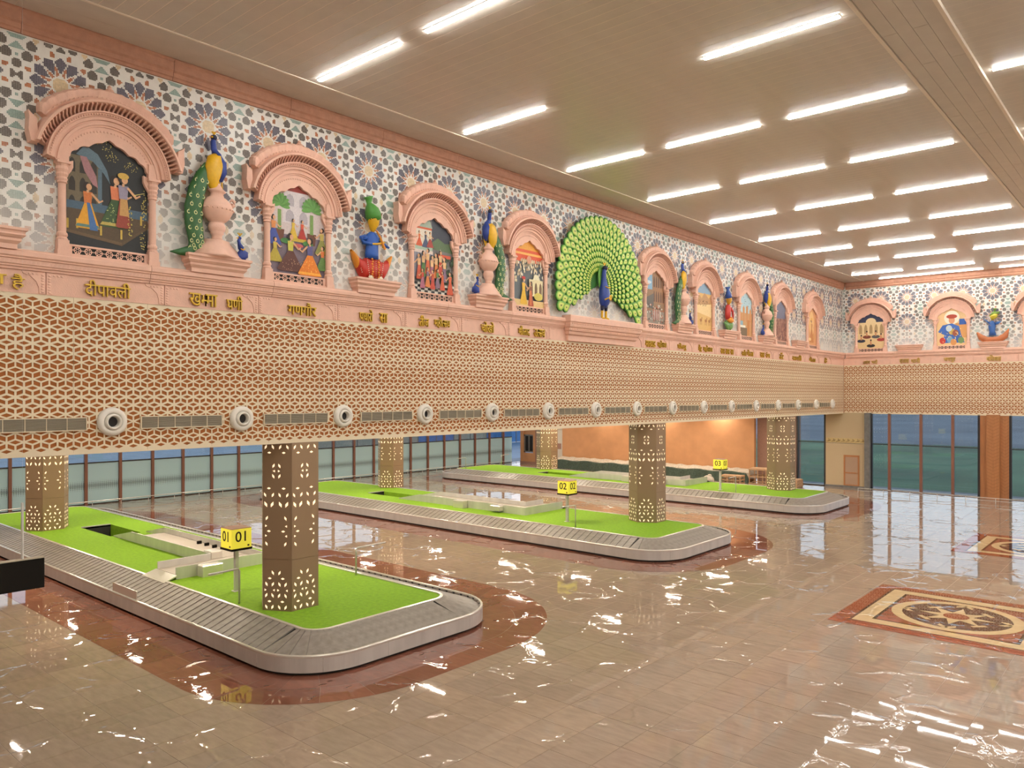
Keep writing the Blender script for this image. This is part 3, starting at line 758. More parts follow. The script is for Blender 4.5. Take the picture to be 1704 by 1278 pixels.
def paint(i):
    if i == 0:
        cv = bg_canvas((38, 40, 42))
        pal_arcade(cv, -.80, -.18, .95, 2.1, (110, 98, 76), (48, 42, 36), 3, 3)
        cv.poly((96, 118, 132), [(-.62, 2.12), (-.45, 2.34), (-.2, 2.2), (-.02, 1.9), (.05, 1.62), (-.08, 1.82), (-.3, 2.03)])
        cv.rect((86, 108, 122), -.20, -.12, .95, 1.9)
        cv.poly((165, 120, 125), [(-.55, 2.1), (-.42, 2.1), (-.24, 1.75), (-.2, 1.5), (-.3, 1.55), (-.46, 1.8)])
        cv.rect((72, 96, 116), -.8, .82, .92, 1.16)
        cv.poly((84, 68, 48), [(-.8, .50), (.28, .36), (.82, .82), (.82, .98), (-.8, 1.0)])
        cv.poly((104, 82, 56), [(-.8, .50), (.28, .36), (.28, .43), (-.8, .56)])
        cv.poly((92, 74, 50), [(.28, .36), (.82, .80), (.82, .86), (.28, .43)])
        for a, b in ((-.8, .58), (-.62, .60), (-.16, .52), (.25, .5), (.66, .86)): cv.rect((196, 166, 72), a, a + .04, b, b + .2)
        cv.person(-.40, .62, .98, (222, 160, 44), (206, 120, 62), wide=.24, trim=(96, 130, 120))
        cv.poly((70, 110, 165), [(-.42, 1.16), (-.36, 1.16), (-.20, .60), (-.36, .60)])
        cv.person(.14, .72, 1.12, (58, 84, 48), (214, 124, 84), wide=.27, trim=(190, 170, 90))
        cv.dots((178, 190, 120), .1, 1.0, .16, .22, 26)
        cv.person(.30, .74, 1.16, (150, 66, 50), (150, 140, 160), wide=.13, turban=(206, 170, 80))
        cv.poly((196, 150, 90), [(.24, 1.36), (.38, 1.36), (.42, 1.0), (.22, 1.0)])
        cv.poly((226, 210, 120), [(.52, 1.47), (.74, 1.56), (.74, 1.57), (.52, 1.49)])
        for a, b in ((.05, 2.2), (.45, 2.05), (-.1, 2.42)): cv.dots((196, 180, 90), a, b, .14, .12, 26, .009)
        for a in (.42, .70): cv.dots((210, 190, 90), a, 1.2 if a > .6 else .85, .05, .4, 34, .012)
        cv.dots((205, 185, 90), .68, .5, .07, .2, 22, .011)
    elif i == 1:
        cv = bg_canvas((206, 192, 190)); cv.rect((118, 104, 116), -.82, .82, .22, 1.25)
        pal_arcade(cv, -.42, .38, 1.55, 2.35, (214, 206, 208), (176, 168, 176), 2, 2)
        cv.rect((150, 58, 50), -.5, .5, 2.36, 2.6)
        for y in (-.52, .42):
            cv.poly((104, 62, 42), [(y - .14, 1.36), (y + .14, 1.36), (y + .10, 1.06), (y - .10, 1.06)])
            cv.rect((118, 150, 82), y - .05, y + .05, 1.34, 1.85)
            for k in range(11):
                a = radians(-10 + 20 * k); cv.ell((84, 134, 62) if k % 2 else (100, 152, 74), y + .14 * cos(a), 1.98 + .16 * sin(a) * .9, .17, .06, 10, a)
        cv.rect((196, 168, 60), -.26, .26, 1.10, 1.20)
        cv.person(-.13, 1.18, .50, (214, 178, 60), (222, 190, 70), wide=.26); cv.person(.13, 1.18, .50, (170, 50, 42), (206, 80, 50), wide=.26)
        for y in (-.34, .30): cv.ell((72, 126, 66), y, 1.08, .16, .07)
        cv.ell((196, 90, 84), 0, 1.0, .16, .05)
        cv.person(-.70, .95, .75, (62, 78, 150), (214, 140, 80), f=1); cv.person(.72, .85, .72, (140, 140, 70), (190, 170, 90), f=-1)
        cv.person(-.66, .52, .62, (176, 158, 58), (190, 170, 70), wide=.36); cv.person(.74, .44, .66, (92, 126, 62), (214, 120, 60), f=-1)
        cv.person(-.22, .32, .98, (92, 52, 44), (196, 190, 80), wide=.40); cv.dots((190, 150, 120), -.22, .5, .3, .16, 26)
        cv.person(.34, .26, 1.0, (226, 128, 36), (90, 86, 130), f=-1, wide=.36, trim=(240, 170, 60)); cv.dots((250, 200, 90), .34, .5, .28, .16, 22)
    elif i == 2:
        cv = bg_canvas((116, 112, 112)); cv.rect((58, 62, 74), -.05, .82, 1.75, 2.6)
        cv.poly((88, 110, 78), [(-.1, 1.75), (.2, 1.95), (.5, 1.82), (.82, 1.86), (.82, 1.55), (-.1, 1.6)])
        cv.rect((226, 216, 200), -.8, -.05, 1.62, 2.2); cv.poly((160, 176, 160), [(-.8, 2.2), (-.02, 2.2), (-.12, 2.42), (-.5, 2.5)])
        cv.rect((206, 92, 54), -.7, -.05, 2.14, 2.2); cv.rect((170, 190, 170), -.8, -.02, 1.52, 1.66); cv.rect((226, 208, 200), -.8, 0, 1.42, 1.52)
        cv.person(-.55, 1.62, .46, (206, 90, 50), (214, 110, 60)); cv.person(-.3, 1.60, .5, (70, 80, 110), (60, 62, 80)); cv.person(-.12, 1.62, .48, (160, 60, 50), (226, 200, 160))
        cv.rect((150, 150, 164), -.8, 0, .7, 1.42)
        for k in range(7): cv.rect((128, 128, 146), -.78 + k * .11, -.75 + k * .11, .7, 1.42)
        for k in range(60): cv.ell(random.choice([(60, 84, 54), (84, 104, 66), (50, 66, 50)]), random.uniform(0, .8), random.uniform(.6, 1.4), .08, .05, 7, random.random() * 3)
        cv.rect((206, 84, 54), .15, .7, 1.36, 1.46); cv.poly((232, 214, 190), [(.22, 1.46), (.32, 1.46), (.27, 1.62)])
        for a in range(12):
            for b in range(4): cv.rect((40, 40, 44) if (a + b) % 2 else (206, 200, 190), -.8 + a * .136, -.664 + a * .136, .24 + b * .075, .315 + b * .075)
        cols = [(196, 84, 50), (84, 118, 62), (200, 96, 56), (170, 100, 120), (206, 120, 60), (190, 70, 50), (126, 100, 120)]
        for k in range(7): cv.person(-.62 + k * .17, .62 + .09 * (k % 3), .78, cols[k], (224, 180, 130), f=1 if k % 2 else -1, wide=.14)
        for k in range(5): cv.person(-.5 + k * .2, .36 + .05 * (k % 2), .6, cols[(k + 3) % 7], cols[(k + 5) % 7], f=1 if k % 2 else -1, wide=.18)
        cv.person(.62, .25, .72, (200, 80, 46), (206, 96, 60), f=-1, wide=.20)
    elif i == 3:
        cv = bg_canvas((98, 104, 108)); cv.rect((216, 88, 50), -.82, .82, 1.78, 2.6)
        cv.poly((232, 164, 64), [(-.6, 2.2), (.6, 2.2), (.3, 2.55), (-.3, 2.55)]); cv.rect((236, 176, 90), -.8, .8, 2.02, 2.1)
        for k in range(110):
            y = random.uniform(-.78, .78); cv.ell(random.choice([(226, 210, 176), (200, 176, 140), (236, 226, 204)]), y, 1.84 - random.random() ** 1.4 * (.3 + .75 * abs(y)), .035, .06, 6)
        cv.ell((214, 150, 120), 0, 1.86, .12, .14)
        pal_arcade(cv, .0, .74, .62, 1.2, (226, 214, 168), (120, 96, 70), 3); cv.poly((230, 222, 190), [(.2, 1.2), (.6, 1.2), (.5, 1.38), (.3, 1.38)])
        cv.rect((222, 190, 130), -.82, .82, .22, .46); cv.ell((206, 190, 90), .5, .62, .24, .14)
        cv.person(-.3, .3, .95, (228, 180, 50), (232, 184, 56), wide=.20, turban=(200, 52, 44)); cv.person(.08, .26, .88, (176, 82, 54), (140, 86, 60), f=-1, wide=.18); cv.rect((214, 120, 70), .02, .12, .3, .8)
    elif i == 4:
        cv = bg_canvas((150, 118, 88)); cv.rect((136, 176, 206), -.82, -.2, 1.7, 2.6); cv.ell((206, 218, 226), -.5, 2.0, .22, .07)
        pal_arcade(cv, -.15, .8, 1.15, 2.4, (160, 118, 84), (96, 66, 48), 5, 2); cv.poly((96, 90, 84), [(-.8, 1.3), (-.1, 1.55), (-.1, .9), (-.8, .9)])
        cv.rect((150, 140, 128), -.82, .82, .22, .8)
        for k in range(90): cv.ell(random.choice([(232, 228, 216), (206, 190, 170), (186, 88, 60), (70, 60, 56)]), random.uniform(-.75, .75), random.uniform(.3, 1.05), .03, .045, 6)
        for k in range(9): cv.rect((190, 90, 60) if k % 2 else (236, 230, 220), -.3 + k * .075, -.26 + k * .075, .4, .86)
    elif i == 5:
        cv = bg_canvas((222, 180, 110), (140, 170, 196), 2.0); cv.poly((196, 150, 100), [(-.8, 1.55), (-.5, 2.0), (-.2, 1.75), (.1, 2.05), (.5, 1.8), (.8, 1.95), (.8, 1.4), (-.8, 1.4)])
        cv.poly((236, 206, 150), [(-.8, 1.4), (.8, 1.55), (.8, .9), (-.8, 1.1)]); cv.dots((120, 86, 56), 0, 1.55, .6, .14, 24, .03)
        for y in (-.3, .2, .55): cv.ell((176, 120, 66), y, .72, .12, .07); cv.ell((176, 120, 66), y + .1, .82, .04, .06); cv.rect((160, 104, 58), y - .08, y - .05, .5, .7); cv.rect((160, 104, 58), y + .05, y + .08, .5, .7)
    elif i == 6:
        cv = bg_canvas((206, 158, 108), (176, 206, 216), 1.45)
        for k in range(10): cv.ell((60, 70, 84), random.uniform(-.4, .5), random.uniform(1.8, 2.3), .03, .02, 6)
        for y, h in ((-.55, .4), (-.2, .7), (.2, .75), (.6, .6)): cv.poly((206, 146, 92), [(y - .12, 1.0), (y + .12, 1.0), (y + .12, 1.0 + h), (y, 1.12 + h), (y - .12, 1.0 + h)])
        cv.rect((140, 176, 190), -.8, -.3, .8, 1.02); cv.rect((196, 130, 70), .2, .5, .3, 1.1); cv.rect((120, 100, 76), -.8, .2, .26, .68); cv.rect((232, 226, 210), -.8, 0, .68, .8)
    elif i == 7:
        cv = bg_canvas((158, 112, 98), (112, 112, 132), 1.5)
        for k in range(120): cv.ell(random.choice([(176, 126, 108), (136, 92, 82), (196, 150, 128), (120, 80, 76)]), random.uniform(-.75, .75), random.uniform(.3, 1.5), .05, .07, 6)
    elif i == 8:
        cv = bg_canvas((216, 158, 112))
        cv.ell((232, 190, 130), 0, 1.55, .4, .75, 20); cv.person(0, .4, 1.5, (196, 130, 80), (206, 146, 96), wide=.24, turban=(226, 176, 96)); cv.ell((236, 206, 150), -.3, .6, .2, .1); cv.ell((206, 150, 90), .35, .8, .14, .2)
    elif i == 9:
        cv = bg_canvas((226, 196, 146), (52, 56, 84), 1.95); cv.ell((232, 206, 160), 0, 1.98, .32, .26, 16)
        pal_arcade(cv, -.8, .8, 1.15, 1.95, (232, 206, 158), (176, 146, 104), 5, 1)
        for y, z, c in ((-.6, .75, (50, 50, 66)), (-.25, 1.0, (120, 60, 44)), (.3, 1.0, (90, 86, 86)), (.62, .8, (170, 60, 54)), (0, .42, (44, 38, 38))): cv.ell(c, y, z, .26, .11); cv.poly((206, 140, 100), [(y - .05, z + .06), (y + .06, z + .06), (y + .02, z + .32), (y - .05, z + .3)]); cv.ell((60, 44, 40), y, z + .36, .05, .06)
    elif i == 10:
        cv = bg_canvas((226, 190, 140)); cv.ell((238, 226, 206), 0, 1.95, .42, .42, 20); cv.rect((206, 150, 90), .2, .8, .7, 1.6); cv.rect((48, 92, 170), .4, .78, 1.5, 1.85)
        cv.poly((58, 100, 176), [(-.75, 1.1), (-.5, 1.5), (.0, 1.6), (.4, 1.4), (.5, .9), (.7, .4), (-.5, .4), (-.4, .9)]); cv.ell((214, 150, 110), 0, 1.8, .17, .22); cv.ell((176, 70, 50), 0, 2.02, .30, .13)
        for y, z, c in ((-.5, .55, (196, 60, 50)), (-.1, .6, (116, 160, 190)), (.5, .55, (110, 140, 90)), (0, 1.1, (196, 170, 90)), (.2, 1.0, (150, 80, 56)), (-.15, 1.3, (190, 206, 214)), (.1, .45, (206, 140, 80))): cv.ell(c, y, z, .17, .2)
        for k in range(26): cv.ell((236, 214, 150), random.uniform(-.6, .6), random.uniform(.45, 1.4), .03, .03, 5)
    else:
        cv = bg_canvas((226, 204, 150)); cv.ell((176, 60, 54), -.3, .9, .4, .16); cv.person(.2, .5, 1.2, (160, 60, 50), (206, 120, 80)); cv.dots((160, 120, 80), 0, 1.6, .6, .3, 30, .04)
    return cv
def niche(loc, i, label, far=False):
    t = thing('arched_niche', label, 'wall niche', loc, ROT_FAR if far else 0, group='pink arched niches with paintings')
    for k in ('arch', 'eave', 'cresting', 'finial', 'sill', 'jali', 'jali_shade_back', 'spandrel'):
        inst(k, NM[k], t)
    stuff(inst('eave_bracket', NM['eave_bracket'], t))
    for sg in (-1, 1): inst('pillar', NM['pillar'], t, (0, sg * .9, 0))
    paint(i).build(t)
NY = [6.6, 11.2, 15.92, 20.4, 28.9, 33.38, 38.0, 42.6, 47.5]
NLAB = ['pink arched niche with a night painting of a couple and a woman in yellow', 'pink arched niche with a painting of two potted trees and seated women',
        'pink arched niche with a painting of a crowd under a dark sky', 'pink arched niche with an orange topped painting of a man in red turban',
        'pink arched niche with a painting of a brown palace and white crowd', 'pink arched niche with a sandy yellow desert painting',
        'pink arched niche with a pale blue sky painting over orange towers', 'pink arched niche with a painting in slate blue above mauve brown',
        'pink arched niche with a golden painting, last before the room corner']
for i, y in enumerate(NY): niche((-.05, y, 8.98), i, NLAB[i])
for i, (x, l) in enumerate(((1.72, 'pink arched niche on far wall with a dark skirted dancers painting, next to corner'), (6.4, 'pink arched niche on far wall with a portrait in blue with halo'), (11.05, 'pink arched niche on far wall cut by the right photo edge'))):
    niche((x, YF + .05, 8.98), 9 + i, l, True)

# ------------------------------------------------------------------ corbel pedestals
def pedestal_mesh(wd, dp, h):
    m = MB()
    prof = [(1.0, h), (1.0, h - .05), (.965, h - .075), (.955, h - .11), (.97, h - .14), (.93, h - .18), (.90, h - .20), (.90, h - .25), (.86, h - .29), (.84, h - .31), (.84, 0)]
    rings = []
    for k, z in prof:
        a = wd / 2 - (1 - k) * .9; d = dp * (1 - (1 - k) * 2.2)
        rings.append([(0, -a, z), (d, -a, z), (d, a, z), (0, a, z)])
    m.loft(rings[::-1], True, True)
    return m.mesh('pedestal', PINK)
PED = pedestal_mesh(1.57, .40, .40)
def pedestal(loc, label, far=False):
    t = tag(inst('wall_pedestal', PED, None, loc, ROT_FAR if far else 0), label, 'pedestal', 'pink stepped pedestals on the frieze')
    return t
for y, l in ((4.22, 'pink stepped wall pedestal cut off at the left photo edge'), (8.93, 'pink stepped pedestal under the nearest urn and long tailed peacock'), (13.58, 'pink stepped pedestal under the figure in red skirt playing a flute'), (18.2, 'pink stepped pedestal under second urn, left of big fan peacock'), (31.12, 'pink stepped pedestal under third urn, right of big fan peacock'), (35.7, 'pink stepped pedestal under the green skirted figure'), (40.35, 'pink stepped pedestal under the fourth and farthest urn'), (45.05, 'empty pink stepped pedestal near the room corner on mural wall')):
    pedestal((-.05, y, 8.955), l)
for x, l in ((4.05, 'empty pink stepped pedestal on the far wall'), (8.6, 'pink stepped pedestal on far wall under the dancer with stick')):
    pedestal((x, YF + .05, 8.955), l, True)

# ------------------------------------------------------------------ urns, peacocks, figures (local y mirrored with s)
def urn_mesh():
    m = MB(); m.smooth = True
    m.lathe([(.02, 0), (.52, 0), (.50, .05), (.40, .16), (.24, .34), (.22, .40)], (0, 0), 4, sx=.55 * 1.41, sy=1.41)
    m.smooth = True
    v0 = len(m.v)
    m.lathe([(.15, .39), (.12, .46), (.13, .52), (.17, .55), (.15, .58), (.19, .62), (.21, .70), (.18, .78), (.16, .80), (.20, .83), (.30, .92), (.365, 1.04), (.38, 1.10), (.385, 1.13), (.375, 1.16), (.33, 1.27), (.24, 1.36), (.17, 1.40), (.15, 1.46), (.17, 1.50), (.21, 1.52), (.20, 1.55), (.14, 1.60), (.09, 1.68), (.05, 1.72), (.01, 1.73)], (0, 0), 22, sx=.7)
    for k in range(22):
        a = 2 * pi * k / 22; m.ell((.39 * .7 * cos(a), .39 * sin(a), 1.105), (.02, .025, .02), 6, 4)
    for sg in (-1, 1):
        pts = [(0, sg * .33, 1.2), (.02, sg * .42, 1.28), (.02, sg * .43, 1.36), (.02, sg * .36, 1.40), (.02, sg * .32, 1.34)]
        m.tube(pts, [.035, .045, .045, .035, .02], 8)
    return m.mesh('urn', PINK)
URN = urn_mesh()
def sg_pts(pts, s): return [(p[0], p[1] * s, p[2]) for p in pts]
BLUE, DBLU, YELW, GRN, DGRN, PALE = srgb(38, 62, 140), srgb(22, 28, 62), srgb(222, 172, 26), srgb(40, 92, 42), srgb(20, 62, 38), srgb(206, 206, 140)
def tall_peacock(loc, s, label):
    t = thing('tall_peacock', label, 'peacock statue', loc, group='long tailed peacocks on urns')
    m = MB().col(BLUE); m.smooth = True
    m.tube(sg_pts([(.16, .10, 1.78), (.18, .12, 1.98), (.18, .09, 2.2), (.17, .0, 2.36), (.17, -.06, 2.50), (.17, -.08, 2.66), (.18, -.07, 2.74)], s), [(.05, .05), (.12, .11), (.15, .13), (.12, .11), (.07, .07), (.06, .06), (.05, .05)], 12)
    m.col(DBLU); m.ell((.19, -.07 * s, 2.76), (.07, .075, .07), 12, 8); m.build('body', VC, t)
    m = MB().col(YELW); m.tube(sg_pts([(.22, -.12, 2.76), (.23, -.17, 2.75)], s), [.025, .004], 6)
    for k in (-1, 0, 1): m.tube(sg_pts([(.18, -.06, 2.82), (.18, -.07 + k * .04, 2.9)], s), [.008, .02], 6)
    m.build('beak_and_crest', VC, t)
    m = MB().col(YELW); m.smooth = True
    m.tube(sg_pts([(.20, .02, 2.36), (.24, -.06, 2.22), (.26, -.12, 2.0), (.25, -.14, 1.78), (.22, -.10, 1.60), (.2, -.05, 1.52)], s), [(.10, .06), (.20, .10), (.21, .11), (.17, .09), (.10, .06), (.03, .03)], 12, flat=(1, 0, 0)); m.build('wing', VC, t)
    m = MB().col(GRN); m.smooth = True
    P = [(.22, -.22, 2.08), (.22, -.36, 1.80), (.22, -.50, 1.45), (.21, -.57, 1.05), (.20, -.56, .70), (.19, -.50, .36), (.19, -.52, .16), (.22, -.66, .05), (.24, -.90, .0), (.24, -1.12, -.02)]
    Rr = [(.11, .05), (.17, .09), (.20, .10), (.215, .10), (.21, .10), (.19, .09), (.17, .08), (.12, .06), (.075, .045), (.01, .01)]
    m.tube(sg_pts(P, s), Rr, 14, flat=(1, 0, 0)); m.build('tail', VC, t)
    m = MB()
    for k in range(13):
        q = .35 + k * .50; i = min(int(q), 7); f = q - i
        c = Vector(P[i]).lerp(Vector(P[i + 1]), f); rd = Rr[i][0] * (1 - f) + Rr[i + 1][0] * f
        for o in ((-.5, .5) if k % 2 else (-.78, 0, .78)):
            y = c.y + o * rd * .9; xx = c.x + Rr[i][1] * sqrt(max(.05, 1 - (o * .85) ** 2)) + .004
            for r, cc, dx in ((.042, PALE, 0), (.024, GRN, .003), (.012, DGRN, .005)):
                m.col(cc); m.poly([(xx + dx, (y + r * cos(2 * pi * a / 8)) * s, c.z + r * 1.15 * sin(2 * pi * a / 8)) for a in range(8)])
            m.col(PALE); m.poly([(xx + .001, (y + .008) * s, c.z + .04), (xx + .001, (y + .014) * s, c.z + .09), (xx + .001, (y - .002) * s, c.z + .04)])
    m.build('tail_eyes', VC, t)
    m = MB().col(YELW)
    for o in (0, .07): m.tube(sg_pts([(.14, .08 + o, 1.82), (.16, .07 + o, 1.70), (.2, .06 + o, 1.62)], s), [.025, .018, .02], 6)
    m.build('feet', VC, t)
def small_peacock(loc, s, label):
    t = thing('small_peacock', label, 'peacock statue', loc, group='small blue peacocks on pedestals')
    m = MB().col(BLUE); m.smooth = True
    m.tube(sg_pts([(.15, -.05, .0), (.16, -.02, .08), (.17, -.03, .2), (.17, .01, .3), (.17, .05, .38), (.17, .07, .46), (.17, .05, .52)], s), [(.10, .08), (.15, .11), (.13, .10), (.08, .07), (.05, .045), (.04, .04), (.04, .04)], 12)
    m.ell((.17, .05 * s, .53), (.045, .05, .045), 10, 6); m.build('body', VC, t)
    m = MB().col(YELW); m.tube(sg_pts([(.18, .09, .53), (.19, .15, .52)], s), [.02, .003], 6)
    for k in (-1, 0, 1): m.tube(sg_pts([(.17, .04, .57), (.17, .04 + k * .05, .65)], s), [.006, .016], 6)
    m.tube(sg_pts([(.25, .06, .27), (.26, .0, .24), (.22, -.06, .29)], s), [.012, .016, .012], 6)
    m.build('beak_and_crest', VC, t)
for y, s, l in ((8.93, 1, 'nearest'), (18.2, -1, 'second'), (31.12, 1, 'third'), (40.35, -1, 'fourth and farthest')):
    side = 'left of' if s > 0 else 'right of'
    tag(inst('urn', URN, None, (.14, y, 9.355)), f'{l} pink carved urn standing on a stepped wall pedestal', 'urn', 'pink urns on pedestals')
    tall_peacock((-.05, y, 9.355), s, f'{l} tall peacock with long green tail hanging {side} its urn')
    small_peacock((-.0, y + .60 * s, 9.355), -s, f'{l} small blue peacock sitting beside an urn base')

def flute_player(loc):
    t = thing('flute_player_figure', 'stylised flute player statue in green turban, blue top and red skirt', 'statue', loc)
    RED, ORN, GR2 = srgb(186, 44, 30), srgb(220, 140, 40), srgb(72, 140, 52)
    m = MB(); m.smooth = True; m.col(YELW)
    m.tube([(.2, -.02, 1.30), (.2, -.02, 1.38), (.22, -.01, 1.55), (.22, 0, 1.72), (.2, -.02, 1.86)], [.03, .08, .155, .17, .1], 14); m.build('head', VC, t)
    m = MB(); m.smooth = True; m.col(GR2)
    m.tube([(.19, .06, 1.66), (.2, 0, 1.78), (.2, -.06, 1.92), (.19, -.12, 2.04), (.18, -.13, 2.10), (.18, -.14, 2.2), (.18, -.16, 2.27)], [.20, .225, .20, .12, .07, .10, .14], 14)
    m.smooth = False; m.col(srgb(30, 40, 24))
    for k in range(9): m.ell((.40 - .015 * abs(k - 4), -.20 + k * .05, 1.62 + .028 * k), (.012, .016, .016), 6, 4)
    m.build('turban', VC, t)
    m = MB(); m.smooth = True; m.col(srgb(30, 84, 170))
    m.tube([(.16, -.03, .58), (.17, -.03, .72), (.17, -.02, .95), (.17, -.02, 1.12), (.16, -.02, 1.24), (.16, -.02, 1.32)], [(.22, .13), (.21, .13), (.20, .12), (.25, .12), (.18, .1), (.07, .07)], 14)
    m.tube([(.17, -.24, 1.14), (.2, -.40, 1.10), (.22, -.38, .98), (.27, -.1, .96)], [.08, .075, .06, .04], 10)
    m.tube([(.17, .2, 1.16), (.18, .36, 1.04), (.2, .56, .96)], [.07, .055, .03], 10); m.build('torso', VC, t)
    m = MB(); m.col(YELW); m.tube([(.26, -.18, .96), (.3, .08, .99), (.3, .3, 1.06)], [.028, .03, .03], 8); m.tube([(.24, .2, 1.14), (.3, .24, 1.04), (.3, .27, .9)], [.03, .028, .035], 8); m.build('hand', VC, t)
    m = MB(); m.col(ORN); m.tube([(.3, .02, 1.36), (.33, .14, 1.18), (.34, .3, .86)], [.022, .026, .034], 8); m.build('flute', VC, t)
    m = MB(); m.smooth = True; n = 12
    def ip(t, tab):
        for (a, p), (b, q) in zip(tab, tab[1:]):
            if t <= b: return p + (q - p) * (t - a) / (b - a)
        return tab[-1][1]
    TOP = [(0, .62), (.22, .60), (.32, .53), (.46, .57), (.62, .71), (.70, .76)]; BOT = [(0, 0), (.34, 0), (.42, .10), (.54, .30), (.64, .54), (.70, .70)]
    ys = [-.70, -.67, -.62, -.57, -.52, -.47, -.40, -.32, -.22, -.11, 0, .11, .22, .32, .40, .47, .52, .57, .62, .67, .70]
    prev = None
    for y in ys:
        a = abs(y); top, bot = ip(a, TOP), ip(a, BOT); mid, hh = (top + bot) / 2, max((top - bot) / 2, .02); dd = .20 * sqrt(max(.04, 1 - (a / .73) ** 2))
        ring = [(.12 + dd * cos(2 * pi * k / n), y, mid + hh * sin(2 * pi * k / n)) for k in range(n)]
        if prev: m.col(ORN if max(a, abs(py)) > .53 else RED); m.loft([prev, ring], True)
        prev, py = ring, y
    m.build('skirt', VC, t)
    m = MB(); m.smooth = False
    for sgn in (-1, 1):
        m.col(ORN)
        m.col(RED)
        for q in range(4): m.ell((.22 - .03 * q, sgn * (.55 + .035 * q), .46 + .07 * q), (.02, .02, .03), 7, 4)
        m.col(ORN)
        for q in range(8): m.ell((.315 - .001 * q, sgn * (.10 + .02 * (q % 2)), .06 + q * .07), (.018, .035, .028), 7, 4)
        m.col(srgb(226, 214, 190))
        for q in range(10): m.ell((.30, sgn * (.20 + .010 * q), .05 + q * .056), (.012, .014, .014), 6, 4)
        for q in range(9): m.ell((.255 - .006 * q, sgn * (.43 + .012 * q), .16 + q * .05), (.016, .014, .014), 6, 4)
        for q in range(10): m.ell((.322, 0, .04 + q * .056), (.008, .012, .012), 6, 4)
        m.ell((.31, sgn * .16, .045), (.02, .10, .05), 8, 4)
    m.build('skirt_trim', VC, t)
flute_player((-.05, 13.5, 9.355))
def green_figure(loc):
    t = thing('green_skirt_figure', 'stylised figure with blue turban, red tunic and green petal skirt', 'statue', loc)
    m = MB(); m.smooth = True; m.col(srgb(206, 150, 40)); m.tube([(.18, .0, 1.28), (.2, 0, 1.4), (.2, .01, 1.55), (.19, 0, 1.68)], [.04, .11, .15, .1], 12); m.build('head', VC, t)
    m = MB(); m.smooth = True; m.col(srgb(44, 78, 150)); m.tube([(.19, -.02, 1.62), (.19, -.06, 1.78), (.18, -.07, 1.95), (.18, -.08, 2.02), (.18, -.10, 2.16)], [.17, .14, .09, .06, .14], 12); m.build('turban', VC, t)
    m = MB(); m.smooth = True; m.col(srgb(190, 48, 40)); m.tube([(.16, -.06, .55), (.17, -.06, .8), (.17, -.04, 1.05), (.16, 0, 1.22), (.16, 0, 1.3)], [(.16, .1), (.2, .12), (.23, .12), (.18, .1), (.06, .06)], 12)
    m.tube([(.17, .2, 1.14), (.2, .40, .98), (.22, .42, .74), (.26, .3, .58)], [.075, .06, .05, .03], 10); m.build('torso', VC, t)
    m = MB(); m.smooth = True; m.col(srgb(226, 146, 50)); m.ell((.22, .12, .52), (.13, .3, .13), 14, 8); m.ell((.24, .12, .63), (.09, .12, .07), 10, 6); m.build('sash', VC, t)
    m = MB(); m.smooth = True
    for k in range(7):
        a = -60 + 20 * k; m.col(srgb(84, 128, 62) if k % 2 else srgb(104, 150, 80)); r = radians(a)
        m.tube([(.16, .02 + .02 * sin(r), .02), (.2, .02 + .3 * sin(r), .24), (.16, .02 + .56 * sin(r), .28 + .30 * cos(r) * .8)], [(.07, .06), (.13, .07), (.02, .02)], 8, flat=(1, 0, 0))
    m.build('petal_skirt', VC, t)
green_figure((-.05, 35.7, 9.355))
def stick_dancer(loc):
    t = thing('stick_dancer_figure', 'stylised dancer with raised stick, yellow green turban, blue top, orange wings', 'statue', loc, ROT_FAR)
    m = MB(); m.smooth = True; m.col(srgb(206, 186, 60)); m.tube([(.2, -.06, 1.26), (.2, -.02, 1.42), (.2, .12, 1.56), (.19, .22, 1.62)], [.04, .17, .17, .06], 12); m.build('head', VC, t)
    m = MB(); m.smooth = True; m.col(srgb(110, 140, 60)); m.tube([(.19, -.16, 1.5), (.21, .04, 1.64), (.19, .34, 1.72)], [.07, .15, .04], 12); m.tube([(.18, .08, 1.76), (.18, .1, 1.86), (.18, .1, 1.96)], [.05, .04, .12], 8); m.build('turban', VC, t)
    m = MB(); m.smooth = True; m.col(srgb(46, 92, 158)); m.tube([(.16, -.02, .35), (.17, -.04, .6), (.17, -.05, .9), (.16, -.05, 1.12), (.16, -.05, 1.24)], [(.2, .1), (.15, .1), (.19, .11), (.17, .1), (.05, .05)], 12)
    m.tube([(.17, .1, 1.04), (.18, .26, 1.1), (.18, .40, 1.16)], [.08, .08, .02], 8); m.tube([(.17, -.16, 1.04), (.2, -.3, 1.2), (.2, -.48, 1.34)], [.07, .05, .03], 8); m.build('torso', VC, t)
    m = MB(); m.col(srgb(110, 100, 110)); m.tube([(.26, -.1, .92), (.25, -.42, 1.28), (.22, -.8, 1.56)], [.02, .022, .02], 8); m.build('stick', VC, t)
    m = MB(); m.smooth = True; m.col(srgb(176, 100, 56)); m.tube([(.16, -.82, .58), (.18, -.62, .28), (.2, -.3, .08), (.2, 0, .10), (.2, .3, .10), (.18, .62, .32), (.16, .80, .72)], [(.05, .05), (.17, .1), (.2, .12), (.16, .12), (.2, .12), (.17, .1), (.03, .03)], 12, flat=(1, 0, 0)); m.build('skirt', VC, t)
stick_dancer((8.6, YF + .05, 9.355))

